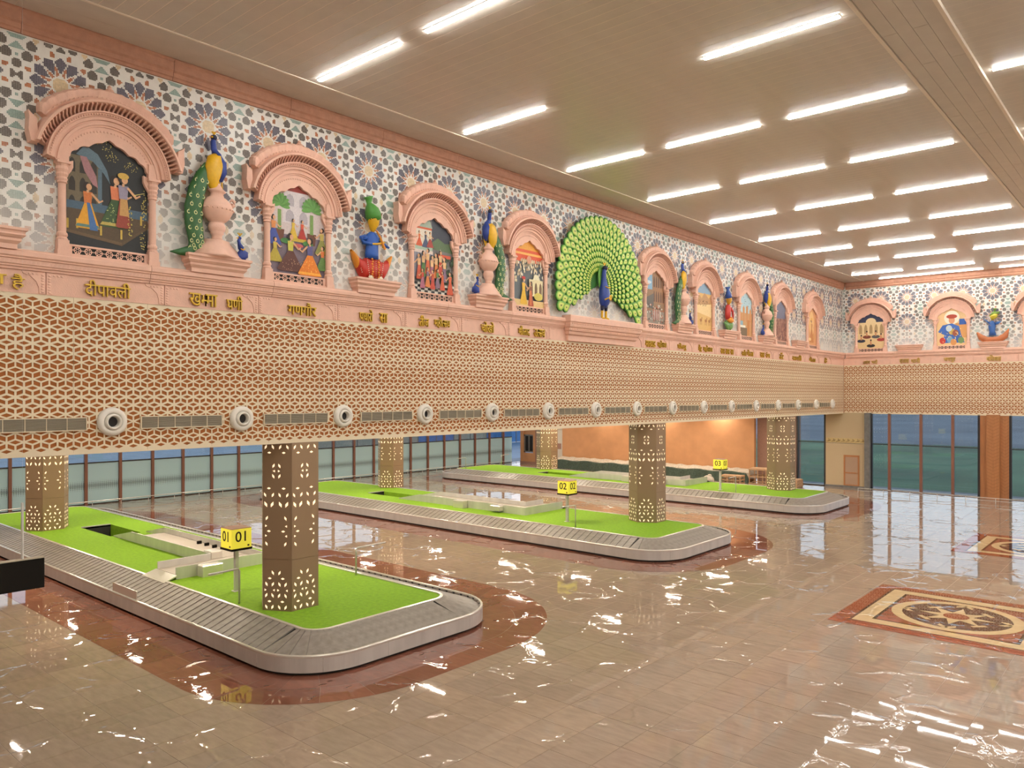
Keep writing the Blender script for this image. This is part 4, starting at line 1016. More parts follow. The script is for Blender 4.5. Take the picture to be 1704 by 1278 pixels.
# ------------------------------------------------------------------ the fan peacock
def fan_peacock():
    cy, cz = 24.58, 10.42
    t = thing('fan_peacock', 'large peacock relief with its green feather fan fully spread', 'peacock statue', (.0, cy, cz))
    def feather():
        m = MB(); cs = [srgb(42, 100, 34), srgb(70, 140, 40), srgb(132, 178, 58), srgb(196, 206, 96), srgb(58, 60, 40)]
        prev = None; n = 12
        def ring(k, x, off=0):
            out = []
            for i in range(n):
                a = 2 * pi * i / n; y = .5 * sin(a) * k; z = (.62 * cos(a) * k if cos(a) > 0 else .95 * cos(a) * k * (1 - .15 * abs(sin(a)))) + off
                out.append((x, y * (1 if cos(a) > 0 else (1 - .45 * abs(cos(a)))), z))
            return out
        R = [ring(1.0, 0), ring(.94, .25), ring(.80, .34), ring(.58, .36), ring(.34, .40), ring(.15, .42)]
        for q in range(5):
            m.col(cs[min(q, 4) if q else 0]) if q == 0 else m.col([cs[0], cs[1], cs[2], cs[3], cs[3]][q])
            m.loft([R[q], R[q + 1]], True)
        m.col(cs[4]); m.poly(R[5]); return m.mesh('feather', VC)
    F = feather()
    rad = [1.0, .89, .78, .68, .58, .49, .40, .32, .25]
    N = 32; A0, A1 = -25, 205
    def R_(th): return 2.44 + .42 * max(0.0, 1 - sin(th)) / 1.42
    for q, f in enumerate(rad):
        for k in range(N):
            th = radians(A0 + (A1 - A0) * (k + (.5 if q % 2 else 0)) / (N - .5)); r = R_(th) * f
            wdt = max(2 * r * sin(radians((A1 - A0) / N) / 2) * 1.18, .11); L = max(wdt * 1.0, .30 - .018 * q)
            o = bpy.data.objects.new('feather', F); COL.objects.link(o); o.parent = t
            o.location = (.17 - .017 * q + .004 * (k % 2), r * cos(th), r * sin(th))
            o.rotation_euler = (th - pi / 2, 0, 0); o.scale = (.16, wdt, L * .86)
    m = MB().col(srgb(50, 110, 40)); pts = [(.55 * cos(radians(-15 + 210 * i / 24)), .7 * sin(radians(-15 + 210 * i / 24))) for i in range(25)]
    pts2 = [(R_(radians(A0 + (A1 - A0) * i / 40)) * .93 * cos(radians(A0 + (A1 - A0) * i / 40)), R_(radians(A0 + (A1 - A0) * i / 40)) * .93 * sin(radians(A0 + (A1 - A0) * i / 40))) for i in range(41)]
    for i in range(40): m.poly([(.02, 0, 0), (.02, *pts2[i]), (.02, *pts2[i + 1])])
    m.build('fan_backing', VC, t)
    m = MB().col(srgb(92, 150, 56)); m.smooth = True; m.ell((.15, .05, .28), (.05, .27, .50), 14, 8); m.build('breast_ruff', VC, t)
    m = MB().col(BLUE); m.smooth = True
    m.tube([(.24, .08, -.72), (.27, .08, -.55), (.28, .08, -.3), (.27, .07, -.02), (.26, .07, .2), (.26, .05, .42), (.27, .05, .62), (.28, .07, .74)], [(.10, .10), (.23, .17), (.28, .2), (.24, .17), (.15, .12), (.105, .09), (.09, .08), (.09, .08)], 14)
    m.col(DBLU); m.ell((.29, .09, .80), (.11, .115, .10), 12, 8)
    for sg in (-1, 1): m.tube([(.26, .08 + sg * .12, -.66), (.25, .08 + sg * .13, -.84)], [.085, .055], 8)
    m.xf(Matrix.Translation((0, -.03, -.17))); m.build('body', VC, t)
    m = MB().col(YELW)
    for sg in (-1, 1):
        m.tube([(.25, .08 + sg * .13, -.8), (.25, .08 + sg * .13, -1.12)], [.05, .045], 8)
        for q in (-.07, 0, .07): m.tube([(.26, .08 + sg * .13, -1.10), (.36, .08 + sg * .13 + q, -1.155)], [.035, .02], 6)
    m.xf(Matrix.Translation((0, -.03, -.17))); m.build('legs', VC, t)
    m = MB().col(YELW); m.tube([(.36, .14, .8), (.42, .2, .77)], [.03, .004], 6)
    for q in (-.08, -.03, .03, .08): m.tube([(.28, .08, .88), (.27, .08 + q, 1.0)], [.008, .02], 6)
    m.tube([(.44, -.1, .06), (.455, .07, .03), (.44, .24, .06)], [.02, .022, .02], 8)
    for q in range(6): m.ell((.465, .20 + .07 * cos(q * pi / 3), -.34 + .07 * sin(q * pi / 3)), (.02, .045, .045), 8, 5)
    for q in range(5): m.ell((.45 + .008 * (q % 2), -.14 + .05 * q, -.44 + .02 * q), (.03, .03, .03), 6, 4)
    m.xf(Matrix.Translation((0, -.03, -.17))); m.build('beak_and_ornament', VC, t)
fan_peacock()
m = MB(); w0 = 22.29; w1 = 27.25
prof = [(.0, 8.16), (.12, 8.16), (.12, 8.36), (.20, 8.40), (.22, 8.50), (.28, 8.53), (.28, 8.62), (.34, 8.66), (.36, 8.74), (.36, 8.82), (.40, 8.85), (.40, 9.05), (.38, 9.08), (0, 9.08)]
c = (w0 + w1) / 2
rings = [[(0, c - (2.48 - (.4 - x) * .8), z), (x, c - (2.48 - (.4 - x) * .8), z), (x, c + (2.48 - (.4 - x) * .8), z), (0, c + (2.48 - (.4 - x) * .8), z)] for x, z in prof[1:-1]]
m.loft(rings, True, True)
for q in range(46):
    a = w0 + .16 + q * .103
    m.ell((.285, a, 8.575), (.02, .038, .03), 6, 4); m.ell((.365, a, 8.78), (.02, .038, .03), 6, 4)
tag(m.build('peacock_plinth', PINK), 'wide carved pink plinth projecting below the big fan peacock', 'plinth')

# ------------------------------------------------------------------ gold lettering
_tx = 0
def glyph(ch, half=False):
    cu = bpy.data.curves.new('tmp', 'FONT'); cu.body = ch; cu.size = 1.0; cu.extrude = .07; cu.resolution_u = 3
    o = bpy.data.objects.new('tmp', cu); COL.objects.link(o); dg = bpy.context.evaluated_depsgraph_get()
    me = bpy.data.meshes.new_from_object(o.evaluated_get(dg)); bpy.data.objects.remove(o); bpy.data.curves.remove(cu)
    V = [tuple(v.co) for v in me.vertices]; Fc = [list(p.vertices) for p in me.polygons]; bpy.data.meshes.remove(me)
    return V, Fc
def word_mesh(name, segs, y0, y1, zb, hgt, matl):
    """segs: list of strings or ('half', ch); laid left to right and fitted to y0..y1"""
    V = []; Fc = []; pen = 0
    for sgm in segs:
        half = isinstance(sgm, tuple); ch = sgm[1] if half else sgm
        v, f = glyph(ch)
        if not v: pen += .3; continue
        x0, x1 = min(p[0] for p in v), max(p[0] for p in v)
        if half:
            cut = x0 + (x1 - x0) * .64
            f = [q for q in f if all(v[i][0] <= cut + .12 for i in q)]
            v = [(min(p[0], cut), p[1], p[2]) for p in v]; x1 = cut
        n = len(V); V += [(p[0] - x0 + pen, p[1], p[2]) for p in v]; Fc += [[n + i for i in q] for q in f]; pen += x1 - x0 - .02
    xa, xb = min(p[0] for p in V), max(p[0] for p in V); za, zb2 = min(p[1] for p in V), max(p[1] for p in V)
    m = MB(); m.v = [(.05 + p[2] * .45, y0 + (p[0] - xa) / (xb - xa) * (y1 - y0), zb + (p[1] - za) / (zb2 - za) * hgt) for p in V]
    for f in Fc: m.face(f)
    return m.mesh(name, matl)
def lettering(words, label, far=False):
    t = thing('gold_lettering', label, 'lettering', (0, YF, 0) if far else (0, 0, 0), ROT_FAR if far else 0, 'gold Devanagari words on the frieze')
    for segs, y0, y1, zb, h in words: inst('word', word_mesh('word', segs, y0, y1, zb, h, GOLD), t)
L = lettering
zb = 8.20
L([(['स्वागत'], 3.2, 4.72, zb, .27), (['है'], 4.80, 5.03, zb, .30)], 'gold lettering at the left photo edge ending in है')
L([(['दीपावली'], 6.12, 7.02, zb, .34)], 'gold lettering reading दीपावली under the nearest niche')
L([(['ख', ('half', 'म'), 'मा'], 8.32, 8.98, zb + .01, .28), (['घणी'], 9.22, 9.62, zb - .01, .33)], 'gold lettering reading खम्मा घणी under the nearest urn')
L([(['गणगौर'], 10.87, 11.70, zb, .33)], 'gold lettering reading गणगौर under second niche')
L([(['पधारो'], 13.10, 13.55, zb, .33), (['सा'], 13.80, 14.08, zb, .27)], 'gold lettering reading पधारो सा under the flute player')
L([(['तीज'], 15.28, 15.66, zb, .33), (['महो', ('half', 'त'), 'सव'], 15.90, 16.54, zb, .33)], 'gold lettering reading तीज महोत्सव under the third niche')
L([(['चोखो'], 17.95, 18.55, zb, .34)], 'gold lettering reading चोखो under the second urn')
L([(['मौलाद'], 19.80, 20.38, zb, .33), (['उ', ('half', 'त'), 'सव'], 20.62, 21.22, zb, .27)], 'two gold words left of the big plinth')
L([(['मारवाड'], 28.0, 28.8, zb, .27), (['महो', ('half', 'त'), 'सव'], 29.0, 29.72, zb, .33)], 'two gold words right of the big plinth')
L([(['घोलपु'], 30.75, 31.5, zb - .02, .33)], 'gold word under the third urn')
L([(['गैर'], 32.72, 33.0, zb, .33), (['महो', ('half', 'त'), 'सव'], 33.2, 34.1, zb, .33)], 'two gold words under the desert painting niche')
L([(['राम'], 35.02, 35.4, zb, .26), (['राम'], 35.55, 35.95, zb, .26), (['सा'], 36.1, 36.4, zb, .26)], 'three short gold words under the green skirted figure')
L([(['नागौर'], 37.4, 37.9, zb, .30), (['मेला'], 38.0, 38.8, zb, .33)], 'two gold words under the pale blue sky painting')
L([(['रास'], 39.7, 40.2, zb, .26), (['रंग'], 40.4, 40.95, zb, .30)], 'two gold words under the farthest urn')
L([(['ऊँट'], 42.3, 42.9, zb, .36)], 'single short gold word under the slate blue painting')
L([(['सावरी'], 44.2, 45.6, zb, .33)], 'gold word under the empty pedestal of the mural wall')
L([(['मेला'], 46.9, 47.9, zb, .30)], 'gold word under the last niche before the corner')
L([(['है'], 49.5, 50.0, zb, .33)], 'smallest gold word, last before the room corner')
L([(['उमंग'], 1.26, 1.68, zb, .28), (['भरो'], 1.78, 2.14, zb, .30)], 'two gold words on far wall nearest the corner', True)
L([(['राजस'], 3.46, 4.02, zb, .27), (['थानी'], 4.14, 4.66, zb, .33)], 'two gold words on far wall under the empty pedestal', True)
L([(['जयपुर'], 5.98, 6.62, zb - .02, .30)], 'gold word on far wall under the portrait niche', True)
L([(['विरासत'], 8.26, 9.0, zb, .36)], 'gold word on far wall under the stick dancer', True)

# ------------------------------------------------------------------ air nozzles and grilles in the lattice band
def nozzle_meshes():
    def ringx(prof, n=28):
        m = MB(); m.smooth = True
        m.loft([[(x, r * cos(2 * pi * k / n), r * sin(2 * pi * k / n)) for k in range(n)] for r, x in prof], True); return m
    f = ringx([(.30, 0), (.302, .03), (.285, .075), (.25, .10), (.21, .105), (.185, .09), (.18, .05), (.175, 0)]).mesh('flange', WHITE)
    b = ringx([(.178, .02), (.172, .10), (.155, .135), (.13, .145), (.118, .13), (.112, .05), (.10, -.02)]).mesh('swivel_ring', WHITE)
    m = MB(); m.poly([(.02, .115 * cos(2 * pi * k / 24), .115 * sin(2 * pi * k / 24)) for k in range(24)]); return f, b, m.mesh('throat_shade', DARK)  # flat dark disc, inner shade of the nozzle put into colour
NZ = nozzle_meshes()
for k in range(0, 16):
    t = thing('air_nozzle', f'{ORD[k] if k >= 0 else "outermost"} round white air nozzle from the left along the lattice band', 'air nozzle', (.004, 6.66 + 2.96 * k, 5.60), group='round air nozzles')
    for n_, me in zip(('flange', 'swivel_ring', 'throat_shade'), NZ): inst(n_, me, t)
def grille_meshes():
    wd, h = 1.88, .275
    f = MB()
    for a in (0, 1): f.box(0, .035, 0, wd, a * (h - .02), a * (h - .02) + .02)
    for a in (0, 1): f.box(0, .035, a * (wd - .02), a * (wd - .02) + .02, 0, h)
    for q in range(1, 5): f.box(0, .030, wd * q / 5 - .006, wd * q / 5 + .006, 0, h)
    l = MB()
    for q in range(11):
        z = .028 + q * .0205
        l.poly([(.008, .02, z + .012), (.028, .02, z), (.028, wd - .02, z), (.008, wd - .02, z + .012)]); l.poly([(.028, .02, z), (.028, .02, z + .006), (.028, wd - .02, z + .006), (.028, wd - .02, z)])
    d = MB(); d.box(0, .006, 0, wd, 0, h)  # dark sheet behind the louvres, duct shade put into its colour
    return f.mesh('grille_frame', CREAM), l.mesh('louvre', LOUV), d.mesh('duct_shade_back', mat('duct_shade', (.16, .13, .09), .7))
GM = grille_meshes()
for k in range(-1, 15):
    t = thing('air_grille', f'{ORD[k + 1] if k >= -1 else "outermost"} long louvred air grille from the left in the lattice band', 'air grille', (.002, 7.25 + 2.96 * k, 5.43), group='long air grilles')
    inst('grille_frame', GM[0], t); stuff(inst('louvre', GM[1], t)); inst('duct_shade_back', GM[2], t)

# ------------------------------------------------------------------ baggage carousels
X0, X1, CW, RR = -25.2, 3.05, 6.63, 1.65
def loop(off, z, r0=RR, n=9):
    """closed rounded rectangle inset by off"""
    x0, x1, y0, y1 = X0 + off, X1 - off, off, CW - off; r = max(r0 - off, .12); P = []
    for cx, cy, a0 in ((x1 - r, y0 + r, -90), (x1 - r, y1 - r, 0), (x0 + r, y1 - r, 90), (x0 + r, y0 + r, 180)):
        for i in range(n + 1):
            a = radians(a0 + 90 * i / n); P.append((cx + r * cos(a), cy + r * sin(a), z))
    return P
BI = 1.10
def slat_meshes():
    def finish(m): return m.mesh('slat', RUB)
    a = MB(); h = .1495; sk = -.17
    o0, o1, i0, i1 = (-h, .07, .362), (h, .07, .362), (-h + sk, BI, .668), (h + sk, BI, .668)
    up = .016
    def quad(m, p0, p1, q1, q0):
        # p0,p1 outer edge; q0,q1 inner edge; leading side (p1,q1) raised over the next slat
        P1 = (p1[0], p1[1], p1[2] + up); Q1 = (q1[0], q1[1], q1[2] + up)
        m.poly([p0, P1, Q1, q0]); m.poly([P1, (p1[0], p1[1], p1[2] - .02), (q1[0], q1[1], q1[2] - .02), Q1])
        m.poly([p0, (p0[0], p0[1], p0[2] - .02), (p1[0], p1[1], p1[2] - .02), P1])
        m.poly([q0, Q1, (q1[0], q1[1], q1[2] - .02), (q0[0], q0[1], q0[2] - .02)])
    quad(a, o0, o1, i1, i0); st = finish(a)
    b = MB(); ro, ri = RR - .06, RR - BI; d = radians(90 / 6) / 2 * .985; s2 = radians(-8)
    def pt(r, an, z): return (r * sin(an), -r * cos(an), z)
    rm = (ro + ri) / 2
    A0, A1, B0, B1 = pt(ro, -d, .362), pt(ro, d, .362), pt(ri, -d + s2, .668), pt(ri, d + s2, .668)
    C0, C1 = pt((ro + ri) / 2, -d + s2 * .3, .515), pt((ro + ri) / 2, d + s2 * .3, .515)
    Am = pt(ro, 0, .44)
    quad(b, A0, A1, C1, C0); quad(b, C0, C1, B1, B0)
    return st, finish(b)
SLS, SLC = slat_meshes()
SKN = 9
def carousel(cy, label, yn, yf, sgn):
    t = thing('baggage_carousel', label, 'baggage carousel', (0, cy, 0), group='baggage carousels')
    # under-structure, toe kick and bed
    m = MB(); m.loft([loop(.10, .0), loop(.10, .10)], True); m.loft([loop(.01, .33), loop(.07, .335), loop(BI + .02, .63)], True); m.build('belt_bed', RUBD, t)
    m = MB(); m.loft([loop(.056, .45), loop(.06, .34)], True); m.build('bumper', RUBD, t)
    m = MB(); bl = resample([(p[0], p[1]) for p in loop(.062, 0, n=14)] + [(loop(.062, 0, n=14)[0][0], loop(.062, 0, n=14)[0][1])], .30)
    for q in range(len(bl) - 1):
        a, b = Vector(bl[q]), Vector(bl[q + 1]); e = (b - a).normalized(); nn = Vector((-e.y, e.x)); a2 = a + e * .05; b2 = a + e * .24
        P = [a2, b2, b2 + nn * .03, a2 + nn * .03]; m.loft([[(p.x, p.y, .345) for p in P], [(p.x, p.y, .425) for p in P]], True, True)
    stuff(m.build('bumper_block', RUB, t))
    m = MB(); m.loft([loop(.0, .395), loop(-.006, .41), loop(-.006, .44), loop(.004, .455), loop(.05, .458), loop(.062, .45), loop(.062, .42)], True); m.build('outer_rim', STEELB, t)
    m = MB(); m.loft([loop(BI - .01, .655), loop(BI - .01, .695), loop(BI + .07, .70), loop(BI + .075, .66)], True); m.build('inner_rim', STEELB, t)
    # skirt panels
    outl = [(p[0], p[1]) for p in loop(0, 0, n=16)]; outl.append(outl[0]); seg = resample(outl, .12); n = len(seg) - 1; per = 14
    for i in range(0, n, per):
        j = min(i + per, n); pts = seg[i:j + 1]; m = MB()
        d0 = (Vector(pts[1]) - Vector(pts[0])) * .03; pts = [tuple(Vector(pts[0]) + d0)] + pts[1:]
        m.loft([[(x, y, .075) for x, y in pts], [(x, y, .40) for x, y in pts]], False); m.build('skirt_panel', STEEL, t)
    # slats
    ns = 82; L = (X1 - RR) - (X0 + RR); pt_ = L / ns
    for i in range(ns):
        x = X0 + RR + (i + .5) * pt_
        inst('slat', SLS, t, (x, 0, 0)); 
        if x > -12 or i % 1 == 0: inst('slat', SLS, t, (x, CW, 0), rz=pi)
    ne = 11; pe = (CW - 2 * RR) / ne
    for i in range(ne):
        inst('slat', SLS, t, (X1, RR + (i + .5) * pe, 0), rz=pi / 2); inst('slat', SLS, t, (X0, RR + (i + .5) * pe, 0), rz=-pi / 2)
    for cx, cyy, a0 in ((X1 - RR, RR, 0), (X1 - RR, CW - RR, pi / 2), (X0 + RR, CW - RR, pi), (X0 + RR, RR, 1.5 * pi)):
        for k in range(6): inst('slat', SLC, t, (cx, cyy, 0), rz=a0 + radians(15 * (k + .5)))
    # turf with a pit
    hx0, hx1, hy0, hy1 = -17.3, -14.35, yn + (-.1 if sgn < 0 else .35), yf - (.2 if sgn < 0 else .05)
    lp = loop(BI + .06, .672); m = MB()
    xs = [p for p in lp]
    r = max(RR - BI - .06, .12); x0, x1, y0, y1 = X0 + BI + .06, X1 - BI - .06, BI + .06, CW - BI - .06
    z = .672
    def q(a, b, c, d): m.poly([(a, c, z), (b, c, z), (b, d, z), (a, d, z)])
    q(x0 + r, hx0, y0, y1); q(hx1, x1 - r, y0, y1); q(hx0, hx1, y0, hy0); q(hx0, hx1, hy1, y1)
    q(x1 - r, x1, y0 + r, y1 - r); q(x0, x0 + r, y0 + r, y1 - r)
    for cx, cyy, a0 in ((x1 - r, y0 + r, -90), (x1 - r, y1 - r, 0), (x0 + r, y1 - r, 90), (x0 + r, y0 + r, 180)):
        for i in range(8):
            a, b = radians(a0 + 90 * i / 8), radians(a0 + 90 * (i + 1) / 8)
            m.poly([(cx, cyy, z), (cx + r * cos(a), cyy + r * sin(a), z), (cx + r * cos(b), cyy + r * sin(b), z)])
    for a, b, c, d in ((hx0, hy1, hx1, hy1), (hx1, hy0, hx0, hy0)): m.poly([(a, b, z), (c, d, z), (c, d, .0), (a, b, .0)])
    m.build('turf', TURF, t)
    m = MB(); m.poly([(hx0, hy0, .02), (hx1, hy0, .55), (hx1, hy1, .55), (hx0, hy1, .02)]); m.box(hx0 - .02, hx0, hy0, hy1, .0, .66); m.build('pit_belt', RUBD, t)
    m = MB(); m.box(hx0 - .05, hx0, hy0, hy1, .60, .70); m.build('pit_edge', STEELB, t)
CAR = ((9.2, 'nearest baggage carousel with grey slats and green turf island, sign 01', 3.15, 4.4, -1),
       (24.4, 'middle baggage carousel with grey slats and green turf island, sign 02', 2.4, 3.9, 1),
       (39.45, 'farthest baggage carousel with grey slats and green turf island, sign 03', 2.4, 3.9, 1))
for c in CAR: carousel(*c)
# raised guard plate on the near rim of the first carousel
m = MB(); m.box(-6.5, -4.9, 9.235, 9.262, .46, .70); m.build('guard_plate', STEELB, None)
tag(bpy.data.objects['guard_plate'], 'steel guard plate standing on the near rim of the first carousel', 'guard plate')

# feed conveyors in the islands
def feed(cy, yn, yf, sgn, label):
    t = thing('feed_conveyor', label, 'conveyor', (0, cy, .672), group='steel feed conveyors on the turf islands')
    xa, xb, xc = -12.7, -6.75, -5.55; T = .035; ht = .36
    def wall(nm, a, b, h0=ht, h1=ht):
        m = MB(); d = Vector((b[0] - a[0], b[1] - a[1])).normalized(); e = Vector((-d.y, d.x)) * T / 2
        P = [(a[0] - e.x, a[1] - e.y), (b[0] - e.x, b[1] - e.y), (b[0] + e.x, b[1] + e.y), (a[0] + e.x, a[1] + e.y)]
        hs = [h0, h1, h1, h0]
        m.loft([[(*p, .0) for p in P], [(*p, h) for p, h in zip(P, hs)]], True, True); m.build(nm, STEEL, t)
    ye = 1.45 if sgn < 0 else 5.2
    yo = yf if sgn < 0 else yn      # the side opposite to the outlet
    yi = yn if sgn < 0 else yf      # outlet side
    wall('side_wall', (xa - 1.6, yi), (xa, yi), .04, ht); wall('side_wall', (xa - 1.6, yo), (xa, yo), .04, ht)
    wall('side_wall', (xa, yi), (-9.2, yi)); wall('side_wall', (-9.19, yi), (xb, yi)); wall('side_wall', (xa, yo), (-9.2, yo)); wall('side_wall', (-9.19, yo), (xc, yo))
    wall('side_wall', (xc, yo), (xc, (yo + ye) / 2)); wall('side_wall', (xc, (yo + ye) / 2), (xc, ye))
    wall('side_wall', (xb, yi), (xb, ye))
    m = MB(); lo, hi = min(yn, yf), max(yn, yf)
    m.box(xa, xb, lo + .02, hi - .02, .05, .16); m.box(xb, xc - .02, min(yo, ye), max(yo, ye), .04, .15); m.poly([(xa - 1.6, lo, -.1), (xa, lo, .155), (xa, hi, .155), (xa - 1.6, hi, -.1)]); m.build('conveyor_bed', SACKS, t)
    y2 = ye - .42 if sgn < 0 else ye + .42
    m = MB(); m.loft([[(xb - .1, ye, .14), (xc + .1, ye, .14), (xc + .1, ye, .10), (xb - .1, ye, .10)], [(xb - .15, y2, -.0), (xc + .15, y2, -.0), (xc + .15, y2, -.03), (xb - .15, y2, -.03)]], True, True); m.build('chute', STEELB, t)
    m = MB()
    if sgn < 0: m.bbox(xc + .02, xc + .38, 2.1, 2.75, 0, .34, .02)
    else: m.bbox(-9.9, -9.2, yn - .34, yn - .02, 0, .36, .02)
    m.build('motor_box', STEELB, t)
    m = MB(); (m.bbox(-7.5, -6.85, yn - .3, yn - .02, .1, .33, .02) if sgn > 0 else m.bbox(-7.3, -6.8, yn + .05, yn + .45, .16, .38, .02)); m.build('motor_box', STEELB, t)
    m = MB()
    for k in range(3): m.bbox(-9.6 + .55 * k, -9.52 + .55 * k, yo - .12 * (1 if yo > 3 else -1), yo - .28 * (1 if yo > 3 else -1), .16, .26, .01)
    m.build('sensor', BLK, t)
    return t
SACKS = mat('conveyor_grey', (.50, .44, .38), .5)
feed(9.2, 3.15, 4.4, -1, 'steel feed conveyor turning to the near belt, on nearest turf island')
feed(24.4, 2.4, 3.9, 1, 'steel feed conveyor on middle turf island with motor box at its front')
feed(39.45, 2.4, 3.9, 1, 'steel feed conveyor on the farthest turf island')

# sign boxes on poles
def text_obj(body, size, loc, rot, matl, parent, nm='number'):
    cu = bpy.data.curves.new(nm, 'FONT'); cu.body = body; cu.size = size; cu.align_x = 'CENTER'; cu.align_y = 'CENTER'; cu.extrude = .002; cu.offset = .004
    o = bpy.data.objects.new(nm, cu); COL.objects.link(o); dg = bpy.context.evaluated_depsgraph_get()
    me = bpy.data.meshes.new_from_object(o.evaluated_get(dg)); bpy.data.objects.remove(o); me.materials.clear(); me.materials.append(matl)
    o = bpy.data.objects.new(nm, me); COL.objects.link(o); o.location = loc; o.rotation_euler = rot; o.parent = parent; return o
for i, (x, y, s) in enumerate(((-2.97, 11.15, '01'), (-3.1, 26.73, '02'), (-3.1, 41.45, '03'))):
    lb = f'yellow cube sign {s} on a steel pole standing on the {("nearest", "middle", "farthest")[i]} turf island'
    t = thing('carousel_sign', lb, 'sign', (x, y, .672), group='yellow carousel number signs')
    m = MB(); m.bbox(-.055, .055, -.055, .055, .0, 1.19, .01); m.build('pole', STEEL, t)
    m = MB(); m.bbox(-.10, .10, -.10, .10, .0, .012, .004); m.build('base_plate', STEEL, t)
    b = .30; z0, z1 = 1.24, 1.78
    m = MB(); m.bbox(-b, b, -b, b, z0, z1, .012); box = m.build('box', YEL, t)
    m = MB(); m.box(-b - .012, b + .012, -b - .012, b + .012, z0 - .06, z0); m.build('base_band', BLK, t)
    m = MB(); m.box(-b - .004, b + .004, -b - .004, b + .004, z1, z1 + .012); m.build('top_cover', MAUV, t)
    text_obj(s, .40, (.0, -b - .003, z0 + .31), (pi / 2, 0, 0), BLKT, t); text_obj(s, .40, (b + .003, 0, z0 + .31), (pi / 2, 0, pi / 2), BLKT, t)
    m = MB(); m.box(.17, .23, -b - .003, -b + .002, z0 + .035, z0 + .085); m.box(b - .002, b + .003, .17, .23, z0 + .035, z0 + .085); m.build('maker_mark', BLKT, t)

# bent steel bars at the rims
RAILS = [((-1.70, 10.53), 1.59, (-1.66, 9.66), 'bent steel bar rising beside sign 01 on nearest carousel'), ((-1.99, 14.55), 1.49, (-2.02, 15.72), 'bent steel bar on the far rim of the nearest carousel'),
         ((-1.97, 25.8), 1.58, (-2.1, 25.0), 'bent steel bar beside sign 02 on middle carousel'), ((-1.83, 40.75), 1.6, (-1.7, 39.6), 'bent steel bar beside sign 03 on farthest carousel'),
         ((-23.3, 41.0), 1.49, (-23.2, 40.0), 'bent steel bar at the far end of farthest carousel, left one'), ((-23.0, 44.65), 1.46, (-23.3, 45.9), 'bent steel bar near the niche window, farthest carousel')]
for (x, y), zt, (xe, ye), lb in RAILS:
    d = Vector((xe - x, ye - y)); dn = d.normalized() * .06
    m = MB(); m.smooth = True
    m.tube([(x, y, .672), (x, y, zt - .06), (x + dn.x * .3, y + dn.y * .3, zt - .018), (x + dn.x, y + dn.y, zt), (xe, ye, zt)], .025, 10)
    o = m.build('bent_bar', STEEL); tag(o, lb, 'bar', 'bent steel bars on the carousels')

# ------------------------------------------------------------------ hexagonal perforated columns
def column_meshes():
    w2 = .40; ap = w2 * sqrt(3)
    p = MB(); z0, z1, zs = .0, 4.28, 1.31
    for a, b in ((z0, zs - .003), (zs + .003, z1)):
        p.poly([(ap, -w2 + .003, a), (ap, w2 - .003, a), (ap, w2 - .003, b), (ap, -w2 + .003, b)])
    for sg in (-1, 1): p.poly([(ap, sg * (w2 - .003), z0), (ap, sg * (w2 - .003), z1), (ap - .03, sg * w2 * .95, z1), (ap - .03, sg * w2 * .95, z0)])
    g = MB(); X = ap + .003
    def F(s, z, a=.054, b=.028): g.poly([(X, s - a, z), (X, s, z - b), (X, s + a, z), (X, s, z + b)])
    def Sd(s, z, k, k2=1.0): a = .029 * k2; h = .033 * k2; d = .026 * k2 * k; g.poly([(X, s - a, z - h - d), (X, s + a, z - h + d), (X, s + a, z + h + d), (X, s - a, z + h - d)])
    def T(s, z, k): g.poly([(X, s - .026 * k, z - .032), (X, s + .03 * k, z), (X, s - .026 * k, z + .032)][::1 if k > 0 else -1])
    def zz(y): return (1245 - y) * .00359 - .0
    def ss(x): return (x - 120) * .0039
    for y, items in ((90, 'R40 L90 R142 L193'), (130, 'F65 F167'), (223, 'R95 L136'), (260, 't98 T133'), (297, 'L93 R136'), (383, 'F62 F166'), (430, 'L35 R90 L138 R192'), (497, 'l40 r85 l143 r188'),
                     (595, 'R47 L179'), (650, 'T42 t183'), (687, 'F62 F163'), (720, 'T42 t183'), (777, 'L45 R178'), (982, 'L90 R137'), (1022, 'F68 F160'), (1063, 'L45 R90 L137 R180'),
                     (1105, 'T38 t97 T128 t188'), (1143, 'R43 L88 R134 L180'), (1185, 'F66 F157'), (1225, 'L44 R87 L135 R180')):
        for it in items.split():
            s, z = ss(int(it[1:])), zz(y) + .02
            if it[0] == 'F': F(s, z)
            elif it[0] in 'RL': Sd(s, z, 1 if it[0] == 'R' else -1)
            elif it[0] in 'rl': Sd(s, z, 1 if it[0] == 'r' else -1, 1.28)
            elif it[0] == 'T': T(s, z, 1)
            else: T(s, z, -1)
    return p.mesh('side_panel', BRONZE), g.mesh('lit_opening', GLOW)
CP, CG = column_meshes()
for x, y, lb in ((-.68, 11.40, 'nearest bronze hexagonal column with lit openings, beside sign 01'), (-18.3, 11.3, 'bronze hexagonal lit column at left edge behind black hanging board'), (-.68, 29.35, 'bronze hexagonal lit column at the front end of middle turf island'),
                 (-18.8, 30.0, 'bronze hexagonal lit column at the rear of middle turf island'), (-.62, 44.2, 'bronze hexagonal lit column at the front end of farthest turf island'), (-18.8, 45.1, 'bronze hexagonal lit column in front of white door on farthest island')):
    t = thing('hexagonal_column', lb, 'column', (x, y, .672), group='bronze hexagonal columns'); t['kind'] = 'thing'
    for k in range(6):
        a = k * pi / 3; o = inst('side_panel', CP, t, rz=a); stuff(inst('lit_opening', CG, o))

# ------------------------------------------------------------------ lower zone: soffit, far wall parts, back glazing
sof = MB().box(-29.8, -.37, -8, YF + .3, 5.0, 5.2).build('ceiling', PLAIN); structure(sof)
def strct(nm, m, matl, parent=None):
    o = m.build(nm, matl, parent)
    if not parent: structure(o)
    return o
